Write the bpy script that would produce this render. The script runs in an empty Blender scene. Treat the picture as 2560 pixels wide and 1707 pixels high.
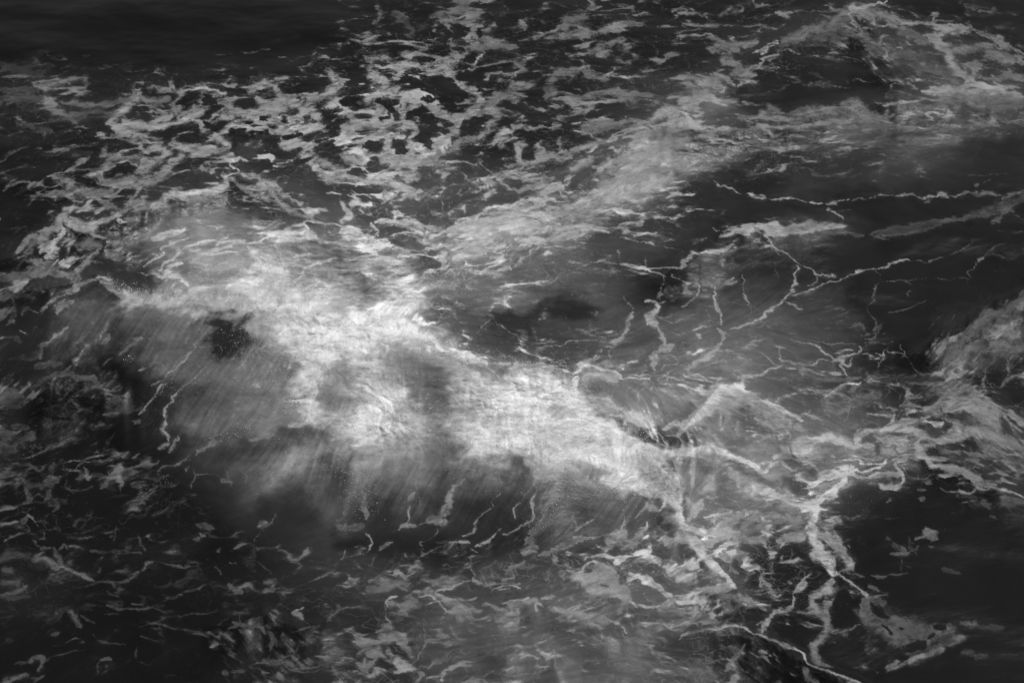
import bpy, math
from mathutils import Vector
# =====================================================================  camera, sky, sun, exposure
sc = bpy.context.scene
PITCH = math.atan2(34., 48.)                       # from a cliff 34 m above the sea, looking down at the surf
cam_d = bpy.data.cameras.new('camera'); cam = bpy.data.objects.new('camera', cam_d); sc.collection.objects.link(cam)
cam.location = (0, -48, 34); cam.rotation_euler = (math.pi/2-PITCH, 0, 0)
cam_d.sensor_width = 36; cam_d.lens = 18/math.tan(math.radians(15)); cam_d.clip_start = .5; cam_d.clip_end = 9000
sc.camera = cam
SUN_EL, SUN_AZ = 64, 70                          # soft high daylight from behind and to the right of the wave
w = bpy.data.worlds.new('World'); sc.world = w; w.use_nodes = True
nt = w.node_tree; nt.nodes.clear()
sky = nt.nodes.new('ShaderNodeTexSky'); sky.sky_type = 'NISHITA'; sky.sun_disc = False
sky.sun_elevation = math.radians(SUN_EL); sky.sun_rotation = math.radians(SUN_AZ)
bw = nt.nodes.new('ShaderNodeRGBToBW'); bg = nt.nodes.new('ShaderNodeBackground'); wo = nt.nodes.new('ShaderNodeOutputWorld')
nt.links.new(sky.outputs[0], bw.inputs[0]); nt.links.new(bw.outputs[0], bg.inputs[0]); nt.links.new(bg.outputs[0], wo.inputs[0])
bg.inputs[1].default_value = .060
sun_d = bpy.data.lights.new('sun', 'SUN'); sun_d.energy = 2.9; sun_d.angle = math.radians(14); sun_d.color = (1,1,1)
sun = bpy.data.objects.new('sun', sun_d); sc.collection.objects.link(sun)
e, a = math.radians(SUN_EL), math.radians(SUN_AZ)
sun.rotation_euler = Vector((math.cos(e)*math.sin(a), math.cos(e)*math.cos(a), math.sin(e))).to_track_quat('Z', 'Y').to_euler()
sc.view_settings.view_transform = 'Standard'; sc.view_settings.look = 'None'; sc.view_settings.gamma = 1
sc.view_settings.exposure = 0.0

# ---- coarse survey of the water (first table: air clouds plus wave shade painted into the colour): one row per 122 px of the photograph's height, one column per 128 px of its width
MILK_SHADE = '''
28 28 28 28 28 28 28 30 31 31 29 29 29 29 29 29 32 30 29 29 29
29 29 29 29 29 29 30 31 33 33 32 32 32 32 33 40 55 42 45 38 32
36 42 36 34 33 32 32 32 32 32 32 33 42 55 50 34 32 44 56 58 50
31 32 36 40 40 38 40 44 46 44 38 40 52 80 72 66 72 72 70 58 50
29 29 34 42 52 60 62 64 74 76 66 80 88 84 58 46 48 44 40 36 33
28 34 44 72 112 118 108 72 60 78 94 92 70 54 38 30 30 30 30 30 30
32 42 50 95 140 160 150 155 88 95 95 88 66 40 56 52 32 30 29 29 30
44 58 74 88 106 130 188 192 104 82 62 62 74 92 100 84 64 33 30 40 50
36 48 42 50 88 106 160 165 130 160 110 92 90 112 112 88 74 50 40 44 36
44 34 30 33 66 94 116 160 176 180 168 164 130 150 122 108 98 80 60 58 60
34 30 28 30 44 72 90 104 118 112 96 88 108 112 145 128 96 50 32 34 46
30 29 28 28 32 40 56 62 58 50 46 50 70 84 86 66 42 36 30 29 29
40 38 30 31 34 38 46 56 60 60 68 78 86 88 78 44 34 30 28 28 28
29 29 29 29 30 33 38 48 62 78 84 84 84 78 58 34 30 30 29 28 28
29 29 30 30 34 38 46 48 54 68 76 80 84 78 54 33 29 28 28 28 28'''
COVER = '''
0 0 0 0 0 0 2 10 15 45 5 10 32 25 10 12 5 20 0 3 2
0 0 0 0 0 2 5 22 42 42 22 34 38 36 34 30 20 28 26 26 18
30 42 30 36 36 42 52 52 56 50 40 28 36 50 28 3 0 5 34 44 36
14 18 36 60 52 58 54 62 50 42 32 38 42 70 40 25 20 12 14 0 0
10 30 42 46 50 54 50 56 26 20 32 44 66 36 4 0 0 0 0 2 2
10 42 34 30 42 50 62 60 34 58 62 38 10 5 10 10 0 0 0 2 10
34 42 20 42 62 75 72 85 30 16 10 4 4 8 4 0 2 2 0 2 8
40 30 26 26 36 45 85 90 45 12 10 10 10 5 8 6 4 4 2 24 34
42 18 12 16 28 34 70 75 60 76 55 38 28 36 46 14 14 14 26 40 30
42 16 8 14 16 24 45 85 85 88 86 84 70 46 36 40 46 48 52 50 40
16 26 22 18 12 14 30 18 14 18 26 40 50 46 36 42 48 14 5 12 26
16 20 14 12 10 12 7 14 14 18 16 24 36 42 42 42 16 2 4 2 2
32 28 20 16 20 24 26 30 38 34 32 32 44 42 32 26 14 3 2 0 0
6 10 10 8 12 28 26 26 30 30 30 32 36 32 20 5 4 14 14 4 0
8 8 10 12 16 32 30 32 30 30 30 32 32 26 20 8 4 2 0 0 0'''
# ---- brightness of the foam itself (thick fresh foam 200, thin old foam 75): 8 rows x 11 columns
FOAM = '''
70 70 70 78 108 95 100 100 112 95 85
85 98 112 138 142 112 120 112 108 125 112
95 118 138 160 165 145 160 150 112 108 100
125 158 188 200 200 180 140 130 120 90 85
110 95 130 180 208 200 190 168 145 125 120
88 76 100 135 150 160 195 180 170 130 105
78 72 78 95 112 125 160 155 125 85 75
72 72 78 88 112 125 125 125 105 80 75'''
# ---- which way the water is drawn out: x y angle(deg, 0 = level, 90 = straight up the picture)
FLOW = '''100,100,0 700,150,2 400,300,8 800,350,15 1200,300,12 1500,200,8 1100,520,14 1350,560,22 1550,450,24 300,450,18 550,460,-8 800,540,-18
120,600,35 250,690,28 330,780,50 200,850,52 450,900,52 600,950,55 480,1060,56 700,1050,62 560,620,10 760,610,0 900,640,8 850,750,60
700,820,75 950,900,80 900,1000,78 860,1150,86 1000,1200,74 1130,1200,66 1250,1220,62 1380,1220,60 1500,1200,58 1620,1250,66 1100,1060,70
1350,1010,20 1480,1080,-25 1560,1100,-50 1700,1040,-55 1680,1150,75 1150,950,-15 1250,880,0 1300,740,4 1500,740,10 1500,620,5 1800,400,2
2050,480,-2 2300,480,8 2000,600,5 2150,700,10 1850,740,28 1700,870,15 2000,880,-8 2350,800,52 2480,850,42 2350,1000,20 2480,1080,-35 2200,1120,8
1950,1130,-5 1850,1000,-35 2050,1050,-18 2000,1200,5 1900,1270,14 1780,1290,12 2100,1300,-10 2300,1350,0 2250,1600,20 1750,1430,40 1700,1520,20
1900,1620,-25 1500,1420,10 1350,1500,8 1200,1560,12 1000,1480,0 900,1420,5 700,1420,0 500,1460,8 300,1470,-20 150,1430,10 200,1250,20
350,1180,22 600,1250,35 150,1550,25 700,1600,-50 900,1600,20 1550,1620,0 2000,250,3 1950,120,22 2200,180,-38 2400,130,-20 2350,250,4'''
# ---- wave crests: height m | front length px | back width px | raggedness px | x,y ...
CRESTS = '''
1.8 580 26 12 | 40,735 130,712 200,700 246,690 275,697 310,728 350,740 470,742 560,745 700,758 840,792 960,808 1060,832 1120,880 1210,905 1300,910 1440,918 1500,930 1560,960 1640,1010 1720,1060
0.2 240 80 8 | 1400,920 1500,935 1560,1000 1600,1060 1680,1150 1720,1240 1760,1300
0.9 170 40 8 | 60,650 170,560 260,560 400,505 520,455 570,430 640,470 760,530 880,580 960,600 1040,620
0.5 200 60 6 | 380,640 480,600 640,612 800,600 940,640
0.8 200 50 10 | 930,690 1050,610 1200,540 1300,500 1420,480 1520,400 1600,370 1700,320 1780,300
0.5 230 80 8 | 1700,260 1850,190 1960,110 2060,70 2120,20 2180,70 2240,160 2320,170
0.5 120 40 8 | 1740,320 1900,320 2050,290 2180,265 2300,255 2560,240
0.25 140 80 6 | 2280,190 2340,120 2390,170 2440,210 2500,260
0.55 200 26 8 | 1640,690 1740,640 1810,590 1900,570 2000,560 2120,560
0.75 230 55 6 | 1650,1090 1720,1060 1770,1000 1800,965 1850,965 1900,995 1980,1050 2060,1100
0.45 220 50 5 | 1660,1160 1720,1130 1790,1120 1860,1160 1930,1200 2010,1245
0.35 140 50 5 | 1980,1100 2060,1090 2200,1085 2300,1070 2350,1120 2420,1170 2560,1250
0.2 140 45 6 | 1650,1380 1700,1320 1740,1380 1790,1430 1830,1465
0.3 110 40 5 | 1560,1515 1640,1512 1700,1490 1760,1470 1830,1470
0.6 170 18 6 | 1690,1600 1780,1570 1850,1565 1920,1600 2000,1640 2100,1690 2200,1740
0.4 160 30 5 | 1200,1540 1300,1495 1380,1510 1460,1560 1560,1600
0.35 160 30 5 | 1230,1640 1330,1620 1420,1660
0.3 170 30 6 | 60,990 130,945 200,940 290,985
0.6 160 26 8 | 2300,880 2400,830 2500,770 2620,700
0.2 90 40 5 | 2040,985 2100,960 2160,957 2200,990
0.4 140 30 5 | 560,1560 660,1535 760,1575 860,1560'''

# ---- foam traced line by line: f width brightness x,y ...  (h = open water inside foam; m = water tone, wave shade painted in; T = origin of the next group)
STROKES = """
T 0 0
f 60 110 250,560 400,540 560,520
f 110 120 300,590 320,660 360,720 440,745
f 45 95 420,670 600,680 740,680 830,660
f 60 58 0,420 150,460 300,490
f 40 66 0,600 120,600 250,590
f 60 75 0,660 150,650 280,640
f 110 78 440,740 600,740 760,740
f 30 75 100,790 240,840 330,860
f 70 140 740,800 800,720 880,650 930,610
f 45 115 930,640 1010,670 1110,645
f 50 130 1130,700 1170,640 1180,590
f 36 120 1110,540 1150,590
g 22 165 1190,590 1230,580 1310,565 1400,590 1450,607 1510,615
f 40 140 1180,640 1150,720 1000,800 950,850
f 14 80 1320,460 1325,500 1322,560
f 36 130 1140,760 1300,690 1400,640 1490,610
f 34 140 1500,630 1480,690 1400,760 1350,790
f 80 140 1640,590 1760,550 1840,520
f 70 140 1800,560 1800,620 1860,680 1750,710 1600,720 1480,740
f 60 150 800,800 1000,830 1150,790 1300,730
f 110 145 760,830 850,900 960,910 1050,930
f 20 150 1200,800 1240,780 1290,790 1300,810 1210,825 1160,840
f 60 140 1000,970 1100,1000 1000,1060 900,1110
f 46 110 690,970 720,1010 850,1020 940,1015
f 120 130 960,1040 900,1120 960,1180 820,1200
f 60 150 1150,950 1350,990 1480,970 1440,920 1380,880
f 90 150 1400,780 1600,770 1800,800 1880,880 1860,960
f 90 155 1900,780 2020,720 2100,780 2050,830 1960,890 1880,980
f 60 155 2130,700 2180,670 2247,640
g 24 165 1820,740 1810,800 1850,830 1885,790 1860,740 1820,740
f 50 140 2160,480 2200,520 2190,590 2100,620 2000,650 1980,700
f 60 140 1680,640 1780,720
h 44 1715,768 1745,765
h 34 1842,770 1840,800
h 70 1650,885 1720,890 1750,860
h 60 1740,960 1800,940
h 46 1500,865 1570,855
h 60 1180,840 1280,840
h 60 1060,880 1150,880
h 40 1320,800 1390,840
h 90 1950,580 2100,560
h 60 1180,660 1240,640
h 60 1330,670 1400,660
h 70 1560,660 1640,670
h 70 2150,830 2220,790
h 40 1220,910 1280,920
h 40 1880,900 1980,870
f 26 130 320,1170 420,1120 520,1060 590,1025
f 50 120 350,1170 440,1180 500,1250 600,1270 680,1330 740,1360
f 50 115 600,1260 700,1260 720,1240
f 26 115 590,1110 650,1150 740,1190 880,1190
f 60 140 820,1210 1000,1200 1100,1100 1200,1030
f 40 140 900,1220 840,1340 740,1400 600,1460 480,1440 430,1390 500,1360
g 60 165 450,1440 560,1470 640,1440 760,1400
f 70 150 430,1390 400,1450 330,1510 280,1568
f 22 110 20,1240 80,1205 190,1200 230,1230
f 60 150 880,1350 1000,1340 1150,1310 1300,1300 1450,1270
g 70 175 1480,1150 1470,1210 1400,1260 1250,1260 1100,1290
g 16 185 1480,1035 1520,1045 1515,1090 1540,1120 1480,1150
f 40 150 1500,1160 1600,1230 1740,1290 1850,1350 1960,1400 2040,1400
f 40 150 1560,1130 1650,1170 1700,1200 1800,1220 1850,1270 1980,1330
f 60 150 1700,1220 1800,1260
h 150 1940,1180 2060,1230 2000,1130
h 90 1560,1000 1660,1010
h 70 1700,1080 1780,1090
h 110 800,1100 860,1110
h 70 1100,1340 1180,1340
f 24 150 1480,1300 1500,1350 1545,1360
f 50 150 2080,1060 2200,1120 2247,1150
f 60 140 2080,1150 2247,1180
T 850 0
f 30 95 220,50 270,120 230,160
f 90 78 350,100 430,150 490,190 450,230
f 80 100 740,0 820,40 700,70 640,90 700,130 820,140
f 60 120 700,140 840,160 900,180 880,230 950,270 1040,290
f 30 115 640,90 720,200 720,300 760,320
f 50 120 960,200 1000,170
f 40 120 900,290 820,330 740,340
f 40 115 1180,140 1220,160 1200,190
f 70 100 1480,190 1540,120 1590,100
f 40 120 1630,0 1640,60 1700,40
f 20 120 1280,260 1340,230 1420,200 1480,170
f 40 115 1360,270 1500,240 1620,230
f 50 120 1700,210 1820,170 1950,160
f 40 110 1620,350 1700,320 1800,280 1860,260
g 24 160 860,440 890,390 945,360
f 36 110 740,310 900,320 1050,300 1160,300
f 60 120 200,380 250,370 310,390
g 24 165 220,400 205,370
f 80 140 380,450 480,430 620,430 760,430
f 60 135 640,450 720,480 680,500 800,560 900,590
f 70 150 200,460 260,500
g 24 175 440,490 500,500 520,510
f 70 145 300,520 260,590 200,640 280,600 380,590
f 120 150 300,600 380,620 480,620
f 46 150 780,560 870,590 900,640 890,700 840,750 770,800
f 44 150 680,490 740,540 800,590
f 30 155 900,580 960,540 1000,490
f 80 130 960,500 1080,500 1160,480
g 22 175 1130,520 1160,480
f 90 115 1000,640 1100,590 1180,560 1240,570
f 60 120 930,700 1060,640 1150,660
f 70 145 260,640 250,700 230,760
f 50 150 420,620 410,700 410,780 440,800 480,860 470,950 430,1010 350,1060
f 140 150 60,760 180,820 300,830 400,840
g 40 160 100,940 200,910 320,905 440,905
f 40 155 160,940 200,1000
f 110 160 270,1020 340,1050 280,1030
f 50 155 330,920 310,980
f 50 140 580,700 660,740 740,790 760,830 720,880 680,930 620,970 560,980
f 80 140 620,720 700,760
f 45 125 1060,720 1000,780 960,840 870,900 790,930 750,990 690,1010
f 16 150 770,800 850,770 940,760
f 60 145 500,690 440,720
f 20 100 560,880 650,880
f 60 130 640,1000 600,1060 480,1080
f 90 145 0,780 80,880
f 60 155 0,1040 120,1060
f 50 155 0,1150 200,1190 330,1200 420,1240 490,1270
f 110 160 430,1060 480,1130 460,1180
g 26 165 380,1230 350,1290 360,1340
f 26 150 290,1240 290,1330
g 60 160 0,1440 60,1400 30,1330
g 30 165 350,1440 360,1400 380,1370
g 36 165 240,1450 350,1430
g 30 175 210,1460 240,1530
g 60 160 0,1500 200,1540
g 44 160 300,1450 450,1450 560,1490 700,1520 800,1480
f 60 140 1150,940 1230,945
f 60 145 1310,940 1340,990 1290,1050 1220,1060 1170,1030 1160,960
f 30 140 1330,1010 1500,1000 1600,950 1720,920 1800,900 1880,850
f 60 140 1250,1060 1350,1030 1500,1010
f 14 130 920,1050 970,1110 1010,1140 1060,1160
f 10 120 600,1100 760,1100 800,1170 900,1210
f 22 145 970,1150 975,1190 1040,1200 1100,1230
f 22 145 1210,1080 1110,1130 1060,1180 1100,1230 1180,1240
f 24 155 970,1310 1000,1260 1030,1240
f 8 100 840,1230 780,1300 900,1340 1000,1300
f 8 100 500,1280 640,1290 700,1380 780,1420
g 24 170 1480,1180 1540,1140
f 60 150 1440,1200 1340,1250 1290,1300 1200,1330 1170,1350
g 26 185 860,1440 950,1380 1060,1345 1180,1360
g 60 170 860,1440 1000,1420 1150,1390 1300,1330
f 26 150 1440,1200 1450,1260 1480,1300
g 26 185 1170,1350 1260,1300 1350,1300 1460,1300
f 100 170 900,1500 1100,1460 1300,1430 1350,1380
f 90 165 1350,1350 1550,1330 1700,1300 1900,1290
f 120 140 1750,1200 1900,1180 2100,1150
f 130 145 1900,1050 2050,1000 2150,930
f 60 150 1500,1100 1640,1040
g 22 160 2100,820 2150,790 2247,790
f 22 150 1760,920 1830,850 1900,830 2030,820
f 70 150 2050,760 2130,720 2200,750
f 100 115 1850,620 1980,620 2050,680
f 36 115 1540,640 1640,620 1750,610 1850,620
f 36 125 1360,780 1500,760 1590,720 1640,700
f 36 110 1600,740 1650,790 1800,800 1900,780
f 70 110 1600,850 1700,830 1780,810
f 60 115 1380,530 1420,480 1500,490 1560,470
f 60 115 1350,620 1400,590
f 18 150 1700,510 1760,480 1820,450
f 36 110 1600,460 1660,500 1760,520
f 26 125 1170,780 1190,750
f 40 120 1380,830 1440,840 1400,860
f 26 110 1440,900 1450,950
f 24 110 1300,830 1180,840
f 60 120 1680,360 1760,350
h 60 680,210 720,230
h 50 760,180 840,190
h 60 920,200 930,230
h 40 750,325 820,330
h 60 520,400 600,400
h 90 800,500 920,500
h 90 640,530 720,560 800,640
h 60 900,570 970,560
h 60 420,510 460,530
h 50 520,550 530,590
h 80 680,680 760,700
h 44 260,660 290,690 340,710
h 40 240,770 310,770
h 56 190,950 260,960
h 60 370,980 420,960
h 90 560,800 620,790
h 60 440,760 520,750
h 80 800,830 930,790
h 100 540,870 600,940
h 56 530,650 600,655
h 40 80,1120 130,1120
h 90 40,660 100,680
h 100 1220,1010 1250,1010
h 60 1620,740 1680,730
h 100 1800,740 1850,740
T 1700 0
f 26 115 0,90 100,90 180,120
f 30 120 0,165 120,160 230,170
f 26 120 0,250 80,240 180,240 260,265 350,290 440,280
f 10 120 380,90 440,115 600,115 700,100 830,75 1000,70
f 30 125 620,100 680,100 730,100
f 10 115 720,100 700,120
g 40 150 1100,60 1130,40 1160,60 1230,45 1290,20 1340,0
g 26 150 1110,60 1110,130 1140,190
f 70 100 1090,80 1060,150 980,170 900,200
f 60 115 1150,80 1280,90 1380,120 1420,150
f 26 125 1380,80 1390,130
g 26 130 1260,120 1290,170 1400,150 1550,150 1650,165
f 30 125 1290,190 1200,190
f 60 125 1650,160 1720,190 1850,190 1900,180
f 22 120 1640,90 1700,85 1640,140
f 26 115 1920,190 2000,220 2100,270 2200,330 2240,380
f 22 110 1950,230 2060,290 2150,340
f 30 120 1640,230 1700,250 1740,310
f 70 115 1660,230 1700,290 1740,340
f 60 130 1740,310 1760,400 1790,440
f 80 110 1780,350 1900,320 2000,300 2060,290
f 60 110 2000,350 2080,360 2160,400
f 26 115 2180,370 2240,420
f 26 115 1900,460 1930,500
g 50 130 1810,450 1870,500 1920,530 1880,570
g 44 130 1580,600 1700,590 1800,590 1900,560
f 70 100 1740,510 1800,560
g 30 145 1880,550 2000,580 2110,600
f 40 110 2000,510 2080,510 2160,490 2240,510
f 60 130 1650,610 1800,620 1920,620 2050,600
f 60 105 1700,650 1900,640 2100,650 2247,640
f 60 85 2000,700 2100,700 2240,670
g 30 130 1310,680 1400,670 1500,680 1570,665
f 16 125 1420,690 1520,710 1640,705 1690,710
g 20 140 1290,310 1320,340 1330,400
f 70 90 1180,220 1250,280 1320,340
f 30 110 1300,270 1260,300 1380,240
f 60 90 1450,240 1550,230 1620,260
f 50 90 1380,360 1480,350 1560,370
f 60 85 1560,340 1560,420 1620,440 1700,460
f 80 80 1700,440 1800,500
f 16 120 780,355 700,340 640,360
f 40 120 430,310 500,270
g 24 150 470,350 540,330 600,290 640,280
g 36 150 530,360 580,330 620,310
g 24 135 480,460 520,420 600,380 640,370
f 70 110 200,320 290,300 380,330
f 70 120 300,400 380,430 360,500
f 50 120 380,500 470,480
g 40 130 220,480 300,530 360,560
f 36 125 380,570 430,540 500,535
f 90 130 40,560 160,560 280,580
f 70 150 110,620 180,640 260,670
f 40 120 260,690 350,660 430,680
f 80 140 0,660 90,660
g 40 160 0,740 50,760 80,830 160,850 220,880
f 100 150 0,820 100,850 200,890
f 22 110 200,880 330,860 420,850 530,850
f 18 110 330,860 360,830
f 30 115 380,770 500,770 640,780
g 46 130 520,830 640,830 760,820 860,800
g 24 135 660,770 700,780 760,770
f 100 105 580,740 620,780
f 90 115 900,750 1000,730 1110,700 1200,710
g 50 130 880,810 1000,800 1140,800
f 60 105 1150,790 1300,800 1400,825
g 22 130 1320,770 1370,800 1460,830
f 40 110 1190,690 1240,740 1330,760 1400,750
f 40 90 740,730 840,720 940,760
f 9 80 1050,390 1120,390 1200,410
f 7 75 700,530 1000,560 1100,580
f 7 85 1100,535 1250,535
f 7 85 860,560 980,560
g 12 130 1390,580 1410,540
f 12 90 1460,570 1540,580
f 40 70 1350,610 1450,610 1560,660
g 12 150 225,1195 300,1225 430,1260
g 22 150 440,1260 520,1275 560,1285
g 13 150 580,1295 700,1305 740,1295 860,1305
g 26 150 870,1305 940,1320
g 24 150 965,1325 1040,1315
g 14 140 1050,1305 1120,1300
f 8 110 1140,1305 1280,1290
g 10 130 1280,1288 1420,1288
g 22 130 1400,1288 1520,1280 1560,1290
g 16 130 1560,1290 1680,1285 1760,1260
f 40 125 1700,1265 1760,1280
f 20 120 1760,1280 1840,1280 1880,1255 1960,1275 2100,1290
f 22 125 1800,1290 1850,1270 1900,1255
f 10 110 1640,1250 1720,1250
f 14 115 1610,1320 1680,1290
f 30 120 980,1370 1030,1385 1060,1420
f 16 115 1040,1375 1130,1370
f 12 120 985,1350 990,1400
f 24 100 1920,1215 1950,1210
f 8 80 1980,1190 2050,1170
f 7 90 1410,1135 1500,1125 1560,1110
f 7 80 1880,1140 2140,1140
f 6 70 1450,980 1580,955
f 6 66 1950,900 2140,860
f 5 66 1280,900 1500,850
f 24 100 2100,1310 2160,1290 2247,1250
f 60 70 1900,1400 2050,1380 2180,1330 2247,1270
f 24 80 2030,1470 2120,1410 2200,1350
f 30 80 1660,1440 1800,1430 1900,1400
g 10 150 220,1485 270,1505
g 20 150 260,1530 340,1520 430,1515
g 50 145 430,1520 480,1490 560,1490 620,1470 680,1500
f 60 130 560,1500 700,1500 780,1470 900,1475 1070,1475
g 20 135 740,1480 800,1470
f 60 60 1280,1520 1500,1490 1700,1450
T 0 550
g 50 160 0,1 1,1
g 50 150 430,50 420,100 370,130 360,200 310,230
g 60 155 290,60 370,70 420,40
f 26 130 190,150 220,100 260,100
f 26 125 130,255 190,220 240,190
g 50 150 450,20 540,50 620,40
f 60 110 500,170 600,150 640,160
f 50 130 640,180 600,220 560,280 520,320
f 36 110 190,280 320,280
f 70 95 0,380 200,350 380,330
f 60 110 350,350 460,350 520,380
f 14 120 480,260 400,290
f 12 110 700,240 800,240 900,215
f 12 100 620,270 700,280
f 8 95 700,100 760,110 840,170 950,175
f 10 110 560,60 640,70 720,80 800,110
g 22 185 1050,200 1120,150 1220,100
g 30 190 1060,350 1060,300 1130,260 1160,210 1230,170 1300,150 1400,150
g 26 185 940,320 1000,260 1060,220
g 44 185 1060,390 1120,310 1180,280
g 50 170 920,370 1020,370 1080,410
g 44 180 1080,370 1150,380 1220,420
g 36 195 1400,170 1520,150 1640,160 1740,130
g 60 200 1760,120 1860,90 1960,80 2040,110
g 40 195 1760,130 1900,130 2050,130 2247,190
g 14 160 1560,20 1640,50 1700,70
g 40 200 1980,10 2000,60
g 60 170 2160,150 2247,190
g 30 200 1900,230 2000,220 2110,230
g 40 200 1920,300 2030,290 2180,260
f 80 205 1640,230 1700,270 1750,310 1880,310
f 120 210 1640,330 1750,330 1880,330
g 50 205 1480,440 1640,430 1740,380
g 20 180 1300,210 1420,220 1550,230
f 120 170 1280,250 1450,280 1560,330
g 60 170 1240,450 1400,450
g 34 190 2070,380 2120,410 2160,440
g 20 195 2150,440 2180,420 2247,420
h 70 1210,300 1210,350
h 50 920,340 1000,330
h 40 960,440 1060,440
h 100 700,280 800,310 800,370
h 120 780,380 900,420 1080,440
h 60 660,200 760,180
g 18 170 630,365 660,355 720,370
f 14 120 640,375 690,385 740,420
g 50 150 660,390 730,450 800,500 860,530
f 70 175 800,480 860,520 950,540 1060,530 1200,510
g 40 175 830,470 860,450 890,480
f 90 170 1150,500 1300,500 1450,520 1500,560
f 110 180 1480,480 1600,490 1750,490 1950,500
f 120 165 1500,570 1600,600 1700,560
g 60 190 1550,600 1620,600
g 60 170 1330,580 1260,620
f 160 205 1900,760 2050,800 2150,900
f 90 190 1960,900 2000,1000 2100,1020
g 60 185 2000,1040 2060,1120 2030,1240
g 30 200 2020,1210 2010,1290
f 110 175 2100,1320 2200,1280
g 60 170 1900,1340 2000,1320
g 26 165 2230,1180 2220,1260
f 30 120 290,580 350,530 430,470 540,400 630,370
f 20 140 380,560 430,530
f 34 120 390,600 430,560 490,545
f 26 130 350,790 380,740 440,690
f 40 135 360,770 410,720
f 30 120 250,830 340,800
f 26 115 260,840 260,900
f 26 125 10,510 60,490 90,560 80,620 60,640
f 30 110 100,490 210,500 220,530
f 18 120 130,610 180,570 240,590 290,600
f 20 130 20,680 60,650 100,670
g 22 180 130,710 170,730
f 18 110 240,680 200,730 160,740
f 20 90 10,770 90,760 110,810
f 26 130 470,930 520,900 550,860
f 22 120 560,850 600,820
f 14 100 640,820 700,700 740,650 790,590
f 14 90 460,890 490,830 560,760
f 26 110 680,820 730,760
f 24 115 790,870 850,820 900,780
f 10 105 620,980 740,900
f 14 100 400,1000 470,950 530,920
f 30 85 60,910 170,890 260,880
f 40 75 240,950 320,940 400,950
f 26 90 350,1000 440,980
f 20 130 900,980 1000,930 1060,950
g 16 155 1050,1060 1100,1000 1160,950 1220,880 1300,790
g 14 150 990,1080 1040,1060
f 20 140 920,1230 980,1180 1040,1120 1080,1080
f 26 130 900,1260 950,1210
g 12 155 1130,1160 1180,1110 1260,1030 1330,950
g 26 150 1060,1280 1080,1230 1130,1180 1160,1130
f 24 130 1080,1270 1090,1330 1060,1380 1080,1430 1040,1490
f 36 115 1040,1490 1080,1460
f 22 110 1090,1520 1120,1450 1140,1410
f 12 90 1140,1400 1240,1360
f 12 100 1200,900 1300,800 1350,740
f 10 110 1000,690 1060,640 1120,600
f 12 100 1200,800 1260,720 1300,680
f 10 105 1330,1300 1400,1230 1500,1150
f 12 110 1680,880 1750,800 1800,770
f 12 100 1600,950 1660,880
f 10 100 1320,1450 1420,1400 1520,1310
f 24 105 1640,1440 1760,1400
f 36 80 340,1020 420,1010 500,1030 600,1050
f 30 75 210,1090 280,1050 340,1030
f 26 80 600,1060 660,1100
f 14 130 660,1100 740,1120 800,1090
f 14 90 460,1180 500,1220 590,1250
f 60 95 0,1180 60,1140 150,1160
f 70 75 30,1200 140,1200
f 120 75 20,1400 60,1440 0,1460
f 60 70 80,1490 150,1440 240,1400
f 30 70 100,1350 200,1360
f 14 130 1000,1235 1015,1238
f 36 90 640,1350 680,1350
f 30 90 670,1280 760,1270
f 26 100 880,1310 910,1320
f 18 60 700,1240 850,1240 900,1220
f 20 65 300,1480 380,1460
f 12 70 660,1530 760,1400
f 40 60 1200,1340 1300,1330
f 26 100 1280,1530 1400,1440
T 850 550
f 150 205 60,100 200,130 300,170
f 150 205 150,180 280,250 360,320 400,380
f 120 205 380,380 440,470 480,570
g 60 200 20,80 150,110
g 26 150 350,30 480,50 600,130 660,150
g 26 170 300,10 460,10 560,50 640,90
g 20 170 340,80 480,95 530,110
g 16 160 460,105 560,150 660,155
g 30 180 320,190 420,190 500,205 640,190
g 60 190 600,110 720,110 860,100 980,90
g 60 185 700,60 900,50 1100,40
g 60 205 1060,60 1160,30 1260,50
f 80 185 1150,30 1300,0
g 50 175 640,190 780,180 900,150 1000,110
g 26 190 400,250 560,240 700,240
g 50 190 760,250 860,230 950,215
g 24 185 540,320 680,310 740,290 820,240
g 60 170 700,240 640,300
g 24 150 370,240 440,290
g 20 165 500,450 530,400 560,350 600,335 650,345
f 60 145 560,460 650,450 750,440
g 30 150 650,400 700,410
g 26 165 830,330 920,335 1020,335
g 24 165 1020,320 1100,300 1130,310
g 18 160 1270,180 1220,240 1160,290
g 60 170 1140,130 1280,130 1330,130
f 70 165 1370,50 1500,60 1600,40
g 40 160 1400,110 1560,90 1640,50
g 12 160 1520,110 1550,135
f 24 110 860,390 920,400
f 14 110 740,410 800,400
f 60 105 540,500 660,480 760,480
h 60 640,130 700,120
h 40 300,60 420,60
h 60 360,140 450,180 570,180
h 80 480,400 560,290 640,280
h 40 740,300 820,280
f 10 140 1500,250 1580,275 1640,280 1680,265 1800,285
g 12 165 1680,265 1820,290
g 38 165 1850,290 1950,310 2060,345
g 14 150 2060,345 2130,370
g 14 160 2010,325 2100,320 2160,305 2230,305 2247,290
g 10 150 1830,120 1940,140
f 8 140 1940,140 2050,155 2120,175 2247,220
f 12 130 1830,210 1840,250 1855,270
f 7 110 2000,240 2010,300
f 10 130 2110,360 2110,420 2080,500
f 9 130 2170,350 2190,380 2247,400
g 40 150 2020,510 2060,530 2070,590 2020,640 2000,690
g 60 150 2000,650 2080,690
g 30 150 2080,690 2100,750 2110,800 2060,860 2030,900
f 34 145 2040,860 2050,930 2030,980
f 40 140 2100,830 2160,810
f 14 140 2080,540 2120,520
f 30 140 1900,610 1870,680 1860,730 1810,780
f 50 145 1780,770 1850,760
f 8 110 1900,520 1910,590
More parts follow.
